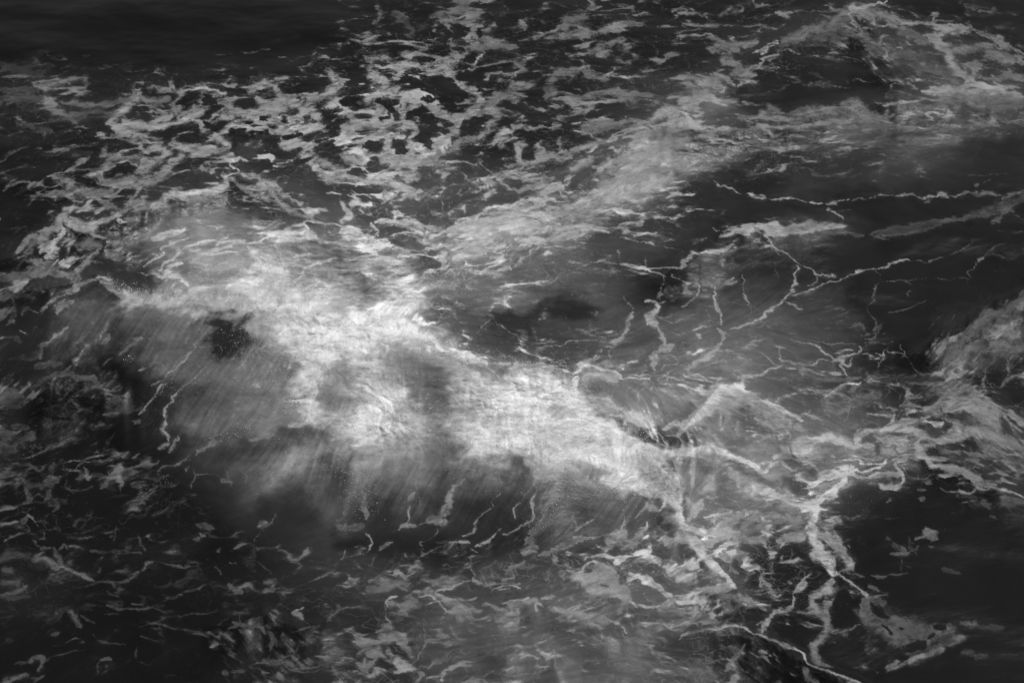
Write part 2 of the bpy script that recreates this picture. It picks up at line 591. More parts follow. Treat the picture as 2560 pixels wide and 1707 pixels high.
f 9 110 1890,510 1850,480
f 36 135 1710,910 1750,930 1740,960
f 10 120 1800,810 1760,840 1760,900
f 10 125 1740,770 1900,765
f 8 120 2080,630 2180,635 2247,560
f 8 120 2060,600 2150,670 2247,660
f 8 120 2110,720 2247,740
f 9 120 2130,860 2180,890 2210,940 2190,990 2060,1020
f 12 100 1250,830 1340,810 1400,780
f 8 120 1300,840 1440,820 1540,800 1700,770
f 10 110 1150,860 1210,820 1200,780
f 20 115 1260,870 1350,840
f 8 105 900,700 1000,650 1100,600
f 10 110 1060,590 1180,600 1260,610
f 24 120 1250,530 1290,520
f 24 115 1290,660 1340,620
f 9 105 1000,660 1130,740 1160,790
f 8 100 1340,580 1450,600 1490,640
f 7 100 900,440 1300,440 1480,360 1600,340
f 7 95 800,800 900,700
f 12 130 880,890 940,860
h 130 1020,620 1150,630 1260,610
h 100 1400,580 1600,590
f 130 210 0,640 120,680 250,690
f 90 196 80,700 250,720 400,720 540,740
g 60 204 540,740 620,780 680,830
g 46 196 620,780 700,840 800,860 900,900
f 70 190 740,860 850,900 950,930
g 30 170 1000,940 1150,945 1300,945 1500,970
g 22 190 1560,975 1620,955 1700,970 1780,1000 1840,1040
g 18 180 1840,1045 2000,1040
f 10 140 1860,1020 2050,1020 2247,1040
g 10 160 900,900 960,960 1020,1010
g 60 190 780,960 880,1010
g 44 205 870,1180 890,1100 830,1090 810,1180
f 150 205 60,1260 200,1230 350,1230
f 120 200 300,1150 420,1120
f 120 200 860,1390 1000,1400
f 160 205 1300,1380 1500,1370 1700,1380
f 120 210 1600,1300 1750,1370 1850,1420 1950,1500
f 120 210 1900,1460 2050,1530
f 110 190 1350,1480 1550,1500 1750,1530
f 70 205 2050,1540 2150,1530 2247,1520
h 160 380,1000 500,980
h 150 500,1060 560,1140
h 100 640,1160 660,1230
h 90 230,1060 260,1120
h 60 900,1120 890,1200
h 70 1560,1100 1600,1180
h 70 1780,1330 1860,1360
h 60 1060,1440 1120,1440
g 60 150 1600,1040 1700,1020 1800,1060
g 40 165 1570,1080 1640,1170 1720,1190 1800,1230 1850,1240
f 16 140 1740,1190 1790,1120
f 14 140 1920,1220 1950,1150
g 34 185 1760,1270 1850,1290 1900,1290
g 30 175 1850,1260 1950,1290 2020,1320
g 60 180 1900,1300 1960,1310 2030,1330
g 50 175 2120,1350 2180,1320 2247,1350
f 30 130 2060,1080 2150,1110 2247,1160
f 16 120 2000,1100 2100,1140
f 24 115 2060,1230 2120,1290
T 1700 550
g 20 150 0,300 40,270 90,235 
g 44 165 50,260 100,230 200,220 260,205 330,165
g 24 150 270,90 380,85 440,90
g 40 150 260,110 290,90 420,75
g 50 155 440,80 520,50 600,90 700,60
g 50 150 560,110 700,80 900,60 1060,40
g 24 150 560,120 600,165 640,200
g 12 145 640,200 700,230 750,270 800,310
f 30 90 780,100 1000,90 1200,95
g 14 150 800,310 880,355 960,375 1020,378
g 10 140 875,360 885,410 820,440
g 20 150 760,310 745,380 740,450
g 20 150 745,450 700,500 640,560
g 34 155 700,505 640,560 570,610 500,650
g 22 155 500,650 430,685 330,725
g 34 160 260,710 300,750 270,810 240,860 
g 40 150 260,800 210,880 140,930 60,1000
g 16 150 730,490 850,465 950,425 1060,405
g 14 150 1060,405 1120,380 1200,345 1280,325
g 30 155 1160,350 1210,340
g 24 155 1170,330 1200,345
g 18 150 1280,320 1350,300 1470,275 1500,280
f 10 120 1500,280 1600,265 1740,240
f 7 95 1740,240 1830,210 1920,130
f 8 110 1270,335 1310,375
f 9 105 1310,400 1270,470 1270,520 1235,560
f 10 100 1235,555 1250,640 1270,700 1280,740
f 8 90 1320,410 1400,410 1530,405 1640,385
f 8 100 1640,385 1840,382 1865,410
f 8 110 1865,400 1880,330 1930,300 1980,270
f 22 120 1980,280 2000,240
f 12 110 2000,240 2050,190 2110,160
f 10 90 1500,415 1520,430 1500,490
f 8 80 1350,610 1480,570 1640,515
g 20 155 220,440 230,500 220,560 250,600 270,680
g 30 140 230,530 240,580
f 12 120 150,570 220,580
f 10 115 160,590 180,640
g 14 150 190,380 240,395 280,380
g 14 145 0,395 80,420 130,400
g 24 145 80,420 110,440 100,490
g 12 140 100,490 60,540 0,570
g 24 130 270,300 290,270 310,260
g 10 130 400,350 415,400 410,470
g 14 130 400,470 450,520 430,550
f 7 110 455,520 465,640
f 10 110 620,280 630,380
f 10 120 580,180 650,230
g 14 140 700,530 740,560 790,570
f 8 110 520,580 480,560
f 10 115 440,690 540,690 560,650 620,640 650,690
f 10 110 570,680 620,700
f 8 100 400,720 520,730 600,780 640,810
g 24 150 390,1070 440,1030 520,1010 590,970 660,955
g 10 130 660,955 600,920 550,870 510,855
g 14 135 650,860 670,910 730,940 800,945 860,930
g 12 130 640,860 650,810
g 12 145 860,930 940,910 1000,910
g 40 150 990,900 1040,900 1060,930
g 20 145 820,820 900,840 960,870 1000,890
g 14 140 1000,860 1060,860 1120,850
g 16 145 1040,900 1100,880 1180,845
g 22 145 1180,850 1160,820
g 14 140 1040,930 1080,980 1100,1005
g 12 140 1060,930 1090,950 1100,900
g 10 130 720,780 780,810 840,820
f 8 115 760,770 900,800 1000,810 1150,800
f 8 110 720,740 860,760 950,790
f 9 115 720,960 780,970 760,1000 800,1025
f 8 105 350,840 420,870 460,910
f 8 105 380,970 430,1030
f 8 105 0,830 200,830 280,840
f 8 100 0,785 150,800 250,810
f 8 105 0,660 180,655
f 10 110 560,1030 660,1050
g 24 140 1280,870 1340,880 1350,840
g 10 130 1320,880 1300,960
f 12 120 1350,820 1380,850 1440,870
f 10 125 1440,830 1460,880 1500,930
f 12 125 1500,930 1540,980 1530,1000
f 9 100 1260,810 1400,800
f 30 95 860,1040 950,1030 1100,1030 1180,1025
f 40 90 1230,1020 1300,1030
g 24 170 940,1150 1000,1110 1080,1070 1190,1065
f 30 125 860,1125 950,1110 980,1100
f 10 110 650,1170 680,1140 860,1130
f 50 95 930,1150 960,1220 1100,1200 1250,1140
f 22 120 1340,1210 1380,1210
f 60 60 1350,1040 1500,1040 1700,1030
f 60 90 1760,870 1850,790 1960,680 2050,590
f 50 85 2000,640 2100,600 2200,530 2247,440
f 60 95 1740,900 1850,860 1950,840
g 36 150 1760,990 1790,1010
g 36 150 1830,960 1850,930
f 50 110 1800,1000 1900,870 1980,820
f 50 120 2000,760 2100,720 2247,650
g 22 150 2030,780 2110,710 2180,670
f 50 115 2180,570 2247,550
f 90 110 2080,720 2180,750 2240,690
f 60 105 2040,820 2150,830 2240,820
f 14 100 1740,1060 1800,990
f 20 95 1660,1090 1740,1070
f 16 100 2060,880 2010,960 1990,1040 1980,1130
f 14 95 1980,900 1920,990 1890,1060
f 14 90 2120,900 2150,980 2120,1060 2080,1110
f 22 110 2120,940 2150,990
f 20 110 2100,1100 2160,1040 2247,1010
f 50 110 1860,1080 1900,1100 1920,1160
f 40 110 1680,1110 1720,1140 1850,1110
f 60 120 1860,1160 1990,1200 2060,1260
f 20 125 1990,1140 2040,1210 2110,1270 2180,1320 2240,1370
f 140 125 1700,1220 1850,1220 1980,1260 2080,1330
f 50 115 1600,1230 1680,1240
f 26 115 1430,1200 1480,1150 1570,1150
f 22 115 1450,1200 1530,1200 1600,1230
f 26 110 1500,1330 1580,1310 1640,1270
f 30 105 1640,1250 1760,1310 1880,1360
f 90 120 2000,1350 2120,1430 2200,1480
g 60 130 1680,1440 1800,1420 1900,1370 2000,1370
f 40 120 2060,1500 2000,1480
f 40 110 1940,1420 2000,1500 2060,1540
f 30 100 1700,1500 1900,1530 2100,1540
f 60 60 1900,900 2000,800
g 90 175 170,1250 220,1160 270,1110 350,1100
g 90 150 260,1150 330,1200 430,1200
g 60 180 0,1370 60,1310 120,1260 200,1160
g 60 150 350,1100 420,1130 520,1170
g 40 150 520,1170 600,1210 680,1250 800,1310
g 110 130 420,1170 560,1260 680,1330
g 26 140 400,1160 450,1300
g 50 150 130,1240 280,1230 320,1300
g 20 140 160,1380 220,1410 260,1460
g 20 130 390,1310 400,1380
f 40 115 0,1160 120,1170
g 24 135 780,1270 860,1280 940,1300
g 40 130 700,1330 820,1390
g 70 165 880,1440 960,1410 1040,1440 1120,1480
g 44 165 1120,1470 1240,1480
g 44 165 1140,1450 1200,1400 1300,1380 1360,1350
g 22 150 1140,1430 1190,1370
g 70 150 1360,1360 1500,1370 1620,1420 1700,1450
g 34 150 1270,1420 1400,1450 1520,1470
g 30 155 1520,1470 1570,1430
g 50 165 1540,1470 1580,1510 1640,1560
g 26 135 1200,1270 1320,1270 1380,1290
f 70 120 1280,1400 1360,1420
g 90 175 700,1480 780,1500 840,1500
f 24 115 400,1490 560,1500
f 36 110 1020,1250 1100,1230
f 30 115 1040,1380 1020,1420
f 80 120 560,1460 700,1460
g 22 180 1040,1440 1120,1500
g 70 190 0,1520 100,1500 200,1490 300,1530
g 60 185 620,1568 720,1540 800,1560
T 0 1107
f 40 70 0,10 80,20
f 30 75 80,190 130,230 180,270 300,270 380,240
f 26 95 290,270 330,240 380,260
f 30 75 150,270 170,330 200,380 150,400
f 20 70 120,140 200,140 260,180 320,120
f 26 60 330,170 350,130
f 16 110 390,180 430,130 540,120 700,70
f 14 105 480,190 560,140 700,110 800,80
f 24 110 800,95 840,60
f 20 100 870,100 900,88
f 14 90 680,40 730,5
f 14 90 640,70 650,45
f 40 90 1030,40 1070,0
f 18 90 1080,60 1130,10
f 50 115 740,200 800,160 780,230 770,290
f 60 100 700,230 760,210
f 34 90 820,190 880,170 940,150 1030,120
f 30 85 640,290 700,250
f 24 100 560,180 575,230 600,220
f 10 80 600,205 700,210
f 12 70 770,290 775,350
f 20 70 690,350 820,340
f 14 75 400,280 500,300 600,280
f 14 90 1040,190 1100,155 1200,115 1250,60
f 20 80 1000,290 1010,260 1100,220
f 10 110 920,340 970,310 1050,270 
f 22 95 1200,180 1225,150
f 10 90 1260,170 1280,200 1380,210 1440,245
f 8 85 1270,200 1250,290
f 26 110 1440,245 1490,265
f 14 90 1470,170 1500,220 1500,290
f 8 80 1580,190 1590,270
f 18 70 340,440 380,390 350,350
f 30 60 300,370 320,300
f 16 105 160,465 200,480 230,540
f 18 90 150,530 155,580 100,610 40,650
f 30 65 130,520 170,470
f 16 80 240,630 290,620 290,590 230,580
f 24 60 240,510 300,510
f 24 60 500,540 520,490
f 14 65 480,590 600,560
f 14 70 190,630 220,660 250,680
f 24 90 400,700 440,660 460,690
f 20 85 470,670 540,680
f 16 75 590,705 700,705
f 34 85 360,690 380,760 400,800
f 26 85 250,690 330,690
f 30 95 260,720 220,770 300,780 370,800
f 26 105 290,780 330,800 400,810
f 30 95 400,810 500,840 570,890 620,905
f 16 70 570,870 580,830
f 12 80 620,905 700,910 800,910
f 22 75 800,910 870,890 930,840
f 30 80 950,830 970,790 1000,780
f 12 75 1000,760 1060,790 1120,810 1190,800 1320,795
f 14 70 640,850 670,820
f 14 75 760,700 790,720
f 16 75 800,700 900,720 930,750
f 20 70 900,590 920,640 950,700
f 8 65 740,520 720,650
f 26 80 1280,560 1400,550
f 24 80 1300,600 1330,620
f 22 70 1270,640 1300,640
f 20 115 1700,550 1740,510
f 10 90 1660,640 1700,570 1780,500 1810,450
f 24 95 1530,690 1580,660 1620,650
f 14 85 1420,720 1440,690
f 16 90 1560,740 1640,740 1670,700
f 22 95 1490,780 1520,800
f 14 85 1590,770 1680,780 1700,810 1760,860
f 12 80 1400,800 1430,850
f 20 90 1730,960 1790,960
f 18 90 1810,970 1910,965
f 20 85 1720,920 1800,895
f 10 85 1860,850 1840,910
f 8 90 1800,920 1900,950 2000,940 2040,925
f 22 105 2040,925 2110,890 2160,850
f 18 100 2160,850 2200,800 2240,770
f 12 85 1160,960 1240,950 1350,910
f 18 80 1070,1010 1160,980
f 14 75 1060,1040 1120,990
f 26 80 1500,920 1540,960 1600,980
f 50 65 0,760 80,740 180,740
f 40 70 0,830 90,830
f 40 70 0,900 120,900
f 26 75 0,990 100,960 200,920
f 26 60 0,1010 120,1000 200,1000
f 24 60 330,880 400,920
f 26 70 690,1050 740,1080 780,1090
f 16 75 740,1090 900,1090 1060,1070
f 14 80 850,1050 920,1060
f 14 60 680,1120 760,1110
f 14 60 700,970 780,1010
f 40 75 440,1110 500,1170 540,1210
f 22 60 500,1130 600,1180 620,1200
f 14 60 560,1240 660,1290 820,1310
f 12 60 1000,1210 1060,1210
f 16 60 900,1320 905,1400
f 20 80 670,1415 740,1410
f 12 60 900,1420 960,1450 1000,1410
f 12 60 660,1430 660,1500
f 40 80 200,1440 240,1410 290,1420 260,1480
f 18 70 100,1450 190,1440
f 12 65 310,1430 400,1390 560,1350
f 46 85 20,1568 120,1530 180,1510
f 20 75 1490,1220 1540,1190 1600,1190
f 30 85 1520,1170 1600,1190 1680,1190 1720,1240
f 16 85 1580,1170 1600,1110 1640,1095
f 20 80 1560,1230 1640,1290 1620,1340
f 26 80 1740,1230 1780,1280 1760,1360
f 14 75 1800,1270 1810,1340
f 30 80 1850,1250 1880,1330
f 14 80 1900,1250 1980,1220 2050,1200
f 20 80 2060,1190 2000,1290 1960,1330
f 14 75 1940,1320 1900,1370
f 40 100 1890,1110 1940,1130 1960,1150
f 22 120 1890,1100 1970,1060
f 20 90 1790,1100 1830,1115
f 14 110 1640,1480 1700,1450 1800,1420 1870,1385
f 50 90 1740,1430 1830,1430 1880,1450
f 20 115 1650,1470 1680,1490 1760,1490
f 14 110 1870,1480 1950,1490 2080,1480
f 14 105 1900,1470 2100,1450
f 20 130 2160,1450 2247,1410
f 26 100 2160,1470 2200,1520
f 30 110 1370,1330 1420,1310
f 10 70 1420,1310 1470,1310
f 16 70 1480,1390 1540,1380
f 12 70 1540,1500 1640,1490
f 26 75 1450,1500 1500,1520
f 22 90 2100,1160 2160,1100 2220,1070
f 10 60 1400,1180 1500,1140
f 8 60 900,1200 1200,1130 1420,1100
f 40 65 2180,40 2247,20
f 80 105 1880,150 1940,110 2000,80
f 36 85 1780,210 1800,180
f 10 75 1740,290 1830,220
T 850 1107
f 30 115 100,330 130,280 110,150 60,130
f 50 110 60,360 110,310 160,260
f 30 110 150,290 170,420 180,500
f 36 95 30,460 80,370
f 30 105 180,250 240,200 290,60
f 40 80 0,560 90,560 160,540
g 12 140 180,590 215,640 200,680 175,730
f 14 110 0,760 60,745 160,740
f 26 110 0,770 40,710
f 30 110 250,700 300,670 350,660
f 10 130 330,590 380,560 410,545
f 26 130 400,545 490,545
g 16 140 440,540 440,460 460,410
g 24 140 450,380 490,340
f 10 120 505,330 500,240
f 14 90 520,370 522,395
f 10 130 490,550 560,510 590,495
f 56 130 590,490 660,500 700,510
f 40 125 640,480 700,430 740,380
f 40 130 700,380 750,320 760,280
f 18 130 760,270 800,260 815,230
f 14 110 820,180 840,120
f 9 110 850,240 890,150 920,90
f 10 120 880,300 920,250 1000,200
f 9 110 880,520 960,440 1010,370 1020,310
f 9 95 1020,300 1040,240 1090,120
f 22 130 830,620 870,590 890,540
f 14 130 880,520 900,510
g 12 140 1130,500 1130,430 1170,390
f 8 110 1180,380 1220,310
g 20 150 1255,440 1250,400 1280,340
f 10 130 1285,330 1290,290
g 18 150 1210,530 1250,490 1250,450
g 14 145 1080,605 1140,590 1220,530
f 10 130 1000,620 1040,590 1060,570
g 22 140 880,680 940,660 1000,625
f 24 135 720,660 790,660 860,665
f 20 130 690,690 730,680
f 14 120 560,690 540,660 620,620 640,560
f 20 120 560,740 620,710 680,690
f 14 130 850,690 880,720
f 9 130 830,750 840,800
f 16 130 840,810 870,870
f 20 130 850,870 890,900 960,910 1060,915
g 18 140 1060,900 1140,880
f 24 130 1060,920 1180,920
f 44 130 1190,720 1230,690 1260,690
f 50 95 1220,660 1280,560 1350,480 1400,430
f 40 105 1400,430 1460,390 1490,310
f 14 95 1510,260 1490,310
f 9 110 1410,540 1440,490
f 14 120 1480,520 1530,480 1560,530
f 16 120 1540,570 1590,540 1660,500
f 22 115 1560,620 1640,610 1800,620
f 40 110 1400,680 1500,640 1580,620
f 20 130 1380,700 1440,720 1480,740
f 30 115 1080,840 1140,810 1200,780
f 30 120 1280,740 1380,680
f 20 120 1370,810 1340,880 1380,840
f 30 120 1430,850 1450,900
f 30 120 1370,720 1400,800
g 22 165 1480,850 1580,850 1600,810 1650,780 1690,810
g 90 150 1540,880 1640,900 1720,900
g 100 140 1640,860 1740,850 1790,900
g 110 140 1620,970 1740,970 1840,980
g 60 140 1760,1000 1850,1030 1820,1090
g 26 175 1860,1040 1960,1055 2090,1050
g 26 160 2090,1050 2150,1010 2247,990
f 60 130 1400,1090 1560,1130 1650,1180
f 60 130 1640,1130 1740,1160
g 18 150 1650,1180 1720,1200
g 22 150 1720,1150 1810,1170 1860,1210 1880,1230
f 30 120 1860,1240 1910,1310 1940,1340
f 30 115 1900,1280 2000,1280 2130,1290
f 120 100 1900,1350 1960,1420 2020,1440
f 60 90 2000,1440 2130,1470 2247,1500
f 50 95 1820,1460 1950,1470
f 60 105 1850,1060 1720,1100
h 46 1740,1040 1800,1040
h 24 1600,850 1640,840
h 24 1700,940 1750,950
f 12 120 180,910 260,870 330,855
f 30 130 330,860 390,850 420,880
f 50 110 240,900 300,910
f 60 90 200,960 280,950
f 50 100 260,950 360,930 440,920
f 26 105 380,940 440,960
f 30 110 520,890 600,900 700,870
g 20 140 610,990 630,960 720,940 830,900
f 20 130 620,990 680,1010 800,1020 900,1010
f 12 120 780,880 860,900
h 50 680,970 760,980 820,960
g 20 165 1010,965 1060,945 1130,935 1190,950
g 30 150 1050,970 1120,960
g 26 150 300,1060 320,1020 380,1005
g 24 150 500,1010 560,1000 620,1030
g 14 150 560,1060 620,1040 660,1040 710,1090
f 18 130 710,1090 680,1140
f 30 125 710,1090 780,1110 850,1090
f 12 130 290,1070 300,1130 330,1190
f 40 110 300,1040 400,1060
f 50 110 400,1060 480,1040
f 16 105 0,1080 80,1070 200,1090
f 9 110 200,1090 230,1170
f 12 95 280,1190 250,1300
f 9 110 555,1190 550,1290
f 14 110 550,1290 530,1370 490,1410
f 26 95 100,1370 200,1330
f 34 105 160,1400 160,1480 240,1400
f 26 100 80,1430 160,1470
f 26 95 0,1400 60,1400
f 12 105 160,1480 220,1530
f 30 90 0,1500 80,1540
f 22 105 500,1490 540,1500 520,1550
f 40 95 640,1430 700,1390
f 26 95 590,1460 640,1400
f 30 115 840,1080 900,1090
f 22 130 960,1060 1000,1070 1060,1100
f 26 120 1050,1110 1040,1160
g 20 140 1080,1050 1160,1020 1240,1000
f 40 120 1120,1060 1240,1030 1300,1020
g 22 145 1290,1100 1310,1040 1350,1080
f 12 120 1340,1080 1400,1110 1400,1160 1410,1240
f 30 130 1340,1010 1400,1000
f 16 105 1080,1180 1160,1150 1230,1120
f 24 105 1180,1260 1230,1240
f 16 105 860,1220 900,1240
f 24 105 740,1240 760,1280
f 14 115 1100,1360 1200,1340 1350,1350
f 12 105 1380,1370 1400,1430 1400,1500
f 12 100 980,1340 1080,1340
f 24 105 1150,1130 1060,1200
f 40 95 1480,1270 1580,1270 1700,1310
f 26 115 1580,1290 1720,1310
f 60 90 1280,1120 1260,1160
g 14 140 950,1530 1000,1490
f 20 95 900,1540 960,1530
f 90 90 1420,1500 1500,1440
f 40 85 1000,1500 1100,1540 1300,1530
g 110 200 1560,60 1750,120 1900,180
g 130 205 1850,60 1980,130 2080,200
g 120 205 1940,60 2060,130 2150,250
g 90 210 2100,100 2180,280 2200,380
g 100 195 1750,250 1950,270 2100,300
g 80 180 1950,320 2080,330
g 60 190 2080,330 2150,380 2200,430
g 18 190 2070,440 2100,400 2130,390 2180,430
g 60 190 2180,440 2230,500
g 36 170 2020,510 2010,560 1960,610
g 40 140 1980,400 2060,440
g 30 145 1920,490 1980,430 2040,360
g 16 140 1850,590 1850,480
g 90 140 1760,640 1850,600
f 50 130 1820,660 1940,640 2000,560
f 22 120 1720,700 1800,660
f 26 125 1850,810 1940,770 2010,760
f 18 115 1850,800 1980,830
g 34 160 2120,660 2170,640 2247,600
f 22 120 2060,850 2140,780
g 60 150 2220,580 2247,650
g 50 150 1170,70 1240,160 1270,210
g 34 140 1270,210 1330,170 1480,150 1560,170
g 50 140 1280,220 1330,230
g 60 160 1340,0 1400,90 1500,140
T 1700 1107
g 50 190 0,60 80,50 150,30 230,45
g 28 185 230,50 300,80 400,110 480,150
g 28 185 480,160 540,190 590,150
g 22 170 600,150 680,140 740,180 770,150
g 24 165 600,100 700,90 780,100 860,140 940,200
g 70 130 130,60 200,90 260,140
g 16 150 80,90 70,200 60,280
f 20 120 0,150 50,90
f 18 120 360,110 420,150 520,200
g 60 165 340,190 420,250 480,290
g 80 160 430,240 540,290 610,320
g 30 160 600,330 680,350 760,390 830,410
g 60 165 780,400 860,400 940,370
g 90 175 850,440 880,480 860,520 830,560
g 70 160 930,370 1000,330 1050,290 1060,240
g 50 160 1020,230 1080,220 1200,230 1300,210
g 26 180 960,220 1010,195 1060,180 1150,190
g 26 170 1160,190 1260,170 1330,150 1390,90
g 14 140 1030,130 1100,110 1200,95
g 30 130 1380,90 1300,110 1200,100
g 30 140 1440,90 1410,150 1430,190
g 40 150 1230,270 1300,290 1380,290 1430,250 1440,190
g 50 135 1260,230 1360,210 1430,200
h 26 1290,250 1340,260
g 60 160 1560,20 1600,80 1660,130
g 40 150 1650,130 1720,160 1800,190
g 80 140 1700,150 1850,200 1950,260
g 30 150 1800,190 1860,240 1940,300
g 36 135 1950,260 2050,300 2150,320 2247,370
g 24 130 1930,300 1880,330 1800,320
f 10 120 1440,150 1490,210 1580,225 1670,190
f 10 110 1670,280 1740,320 1860,330
f 20 110 1540,290 1600,300
f 26 90 1620,250 1580,230
f 44 95 2100,370 2130,380
f 26 90 2100,370 2247,400
f 60 80 1960,400 2010,430
f 20 75 2020,480 2060,500
f 34 85 1545,355 1580,350
f 26 90 2200,230 2220,190 2247,180
f 30 95 2130,150 2200,130
f 14 95 2010,210 2080,200
f 20 95 1860,120 1960,120
h 120 1540,130 1600,160
h 60 1760,240 1800,260
g 22 130 200,490 260,460 330,460
g 60 150 60,480 100,420 150,380
g 34 170 0,490 60,540 140,590 200,600
g 70 150 200,580 300,600 380,580
g 70 170 40,610 120,680 180,760 240,850
g 60 170 0,600 80,620
g 50 165 180,740 240,830 300,890 330,930
g 60 150 300,920 240,950 150,960
g 34 170 0,1010 60,990 120,950 240,960
f 60 110 130,860 230,890
g 60 140 240,550 330,500 400,470
g 50 140 160,660 280,620
g 26 150 530,415 600,415
g 50 130 400,540 520,480 640,470
f 36 120 340,600 480,560 620,510 760,490
g 40 130 640,640 740,600 820,570
g 60 140 690,620 800,620
g 80 165 860,560 870,640 900,720
g 90 165 880,740 960,780 1010,850
g 80 130 920,620 1000,640 1040,720 1120,800
f 40 125 910,540 960,560 1010,530 1040,510
f 24 100 1040,840 1120,810
g 70 130 960,600 1010,680
g 24 130 1040,850 1120,910 1190,950 1230,1010
g 80 135 990,900 940,970 900,1020 880,1090
g 26 130 730,1000 790,930 860,870
g 40 130 740,990 800,960 820,930
f 24 125 730,1000 740,1060 700,1080 620,1100 570,1130
g 44 130 560,1140 540,1200 520,1240
f 24 115 500,1190 560,1160
f 26 120 780,1100 880,1110
f 60 120 860,1080 940,1130 960,1190
f 46 115 1000,1030 970,1080 960,1140
f 50 115 950,1190 920,1260 880,1310
f 50 120 870,1310 880,1370 900,1420
f 14 110 970,1220 1040,1230 1110,1210 1200,1180
f 50 90 1230,1020 1220,1100 1230,1180
f 130 85 1260,1120 1320,1200 1400,1230
f 110 82 1420,1150 1530,1230 1640,1240
f 160 84 1420,1290 1560,1290 1660,1270
f 120 90 1640,1260 1760,1220 1860,1190
f 60 85 1840,1190 1920,1180
f 90 90 1650,1360 1760,1330 1850,1280
f 60 115 1380,1500 1480,1440 1600,1400 1720,1350
f 50 110 1370,1480 1420,1430
f 44 65 1850,1380 1980,1390
f 30 60 1940,1200 2100,1215
h 36 1290,1070 1310,1075
h 50 1690,1220 1740,1215
h 30 1630,1290 1680,1270
h 24 1450,1190 1480,1200
h 60 1480,1330 1600,1320
h 30 1350,1180 1380,1240
f 14 90 1130,1470 1180,1460 1270,1420
f 22 85 1240,930 1300,950
f 34 85 1300,1010 1340,1050
f 50 75 1270,1020 1340,1040
f 26 90 1150,850 1200,880
f 26 75 1460,800 1500,810
f 8 85 1420,830 1440,740
f 26 95 1370,715 1490,715
f 24 80 1250,850 1330,865 1460,850
f 14 90 1340,500 1430,490
f 8 60 1060,480 1300,495
f 14 80 1090,660 1100,670
f 24 70 1380,650 1420,680 1480,690
f 16 65 1500,610 1510,680 1550,720
f 20 55 1700,810 1830,850
f 14 60 1325,620 1350,640
f 60 120 400,620 520,640 560,600
f 34 120 260,720 330,760 280,700
f 60 120 360,740 420,730
f 34 115 440,820 510,800
f 26 115 330,790 380,840
f 26 120 540,900 580,940 600,1010 640,1000
f 26 115 540,850 520,930
f 24 115 690,930 720,940
f 24 115 600,840 640,800 660,740
f 40 115 700,640 760,600
f 70 120 360,1000 420,1030 450,1050
f 50 110 250,1000 310,1010
f 16 120 460,1060 560,1090
f 10 100 380,1070 410,1130 400,1180
f 14 100 190,1010 160,1080 170,1140 230,1160
f 20 110 160,1150 260,1170
g 26 155 240,1200 340,1190 420,1210 470,1240
g 24 140 0,1290 60,1240 160,1220 250,1210
g 30 130 470,1240 560,1280 640,1310 720,1350
g 30 155 720,1340 780,1370 820,1430
g 30 150 820,1430 920,1470 1040,1520
g 36 145 1040,1520 1140,1550 1200,1580
f 24 120 900,1420 1000,1460
f 50 110 800,1480 860,1568
f 24 110 280,1490 330,1440 400,1320
f 20 100 0,1410 100,1440 150,1460
f 16 100 60,1340 100,1270 160,1260
f 50 90 130,1530 190,1530
f 30 90 600,1568 650,1540
h 160 1080,420 1300,420
h 160 1080,330 1250,330
h 150 1080,1000 1090,1130
h 130 740,1200 780,1250
h 180 1020,1330 1180,1340
h 130 640,830 700,860
T 0 550
m 130 44 .9 700,300 820,380 950,430
m 60 48 .9 560,330 640,330
m 160 120 .7 1000,120 1250,60 1500,60
m 130 40 1 1440,720 1490,820 1600,790
m 80 42 1 1440,690 1450,850 1560,760 1610,720
m 50 60 .8 1340,620 1260,700
m 90 150 .8 830,520 1000,550 1200,540
m 200 45 .7 700,980 500,1000
m 160 58 .6 1000,900 900,1050
m 220 100 .6 1350,1300 1500,1200
m 120 55 .7 1600,1480 1850,1430
m 260 30 .8 300,1200 600,1400
m 200 75 .6 700,650 500,700
T 850 550
m 110 40 .9 1020,650 1150,640 1260,625
m 80 44 .8 1420,600 1650,590
m 120 100 .6 950,520 1200,540
m 120 92 .8 360,960 440,1000 520,980
m 170 84 .95 520,1080 560,1180 650,1220
m 90 92 .8 230,1060 250,1130
m 60 98 .7 900,1130 890,1200
m 50 62 .8 1780,1330 1870,1370
m 110 62 .9 2000,1400 2200,1420
m 130 95 .8 1620,1060 1750,1100 1850,1150
m 100 66 .8 40,1540 80,1480
m 120 62 .8 0,1080 20,1240
m 200 180 .7 100,1300 400,1330
m 160 190 .7 800,1270 1500,1200
T 850 1107
m 130 112 .8 350,120 650,150
m 200 85 .6 800,220 1000,250
m 160 46 .8 300,450 350,560
m 200 42 .85 700,600 1000,600 1300,620
m 140 52 .8 1100,420 1350,430
m 120 44 .9 1530,380 1600,450
m 100 104 .8 1680,140 1770,160
m 150 88 .7 1750,430 1850,400
m 150 36 .9 50,680 400,660 800,720
m 120 34 .9 1000,710 1150,700
m 160 68 .7 950,820 1250,860
m 260 40 .8 100,1250 350,1400
m 200 90 .7 750,1180 800,1220
m 100 50 .8 2100,450 2130,520
m 160 60 .5 1900,850 2100,880
T 1700 550
m 260 84 .6 100,700 600,600
m 300 78 .6 900,560 1000,650
m 200 29 1 1200,170 1700,130
m 120 33 1 0,490 60,470
m 130 55 .8 480,250 450,180
m 70 72 .8 150,300 240,330
m 160 60 .8 700,120 860,200
m 120 29 .9 960,190 1050,150
m 260 29 .9 1500,500 1900,350
m 160 46 .6 1750,640 1850,640
m 200 31 .95 1400,850 1650,920
m 200 112 .8 250,1350 400,1420 600,1400
m 160 84 .7 900,1250 700,1180
m 120 29 1 1950,1000 2150,1080 2240,1200
m 100 29 1 1850,960 1950,880
m 80 40 .9 1600,1300 1800,1340
m 90 34 1 1830,1450 1960,1490
m 70 36 1 1540,1190 1600,1180
m 100 29 1 2200,950 2247,900
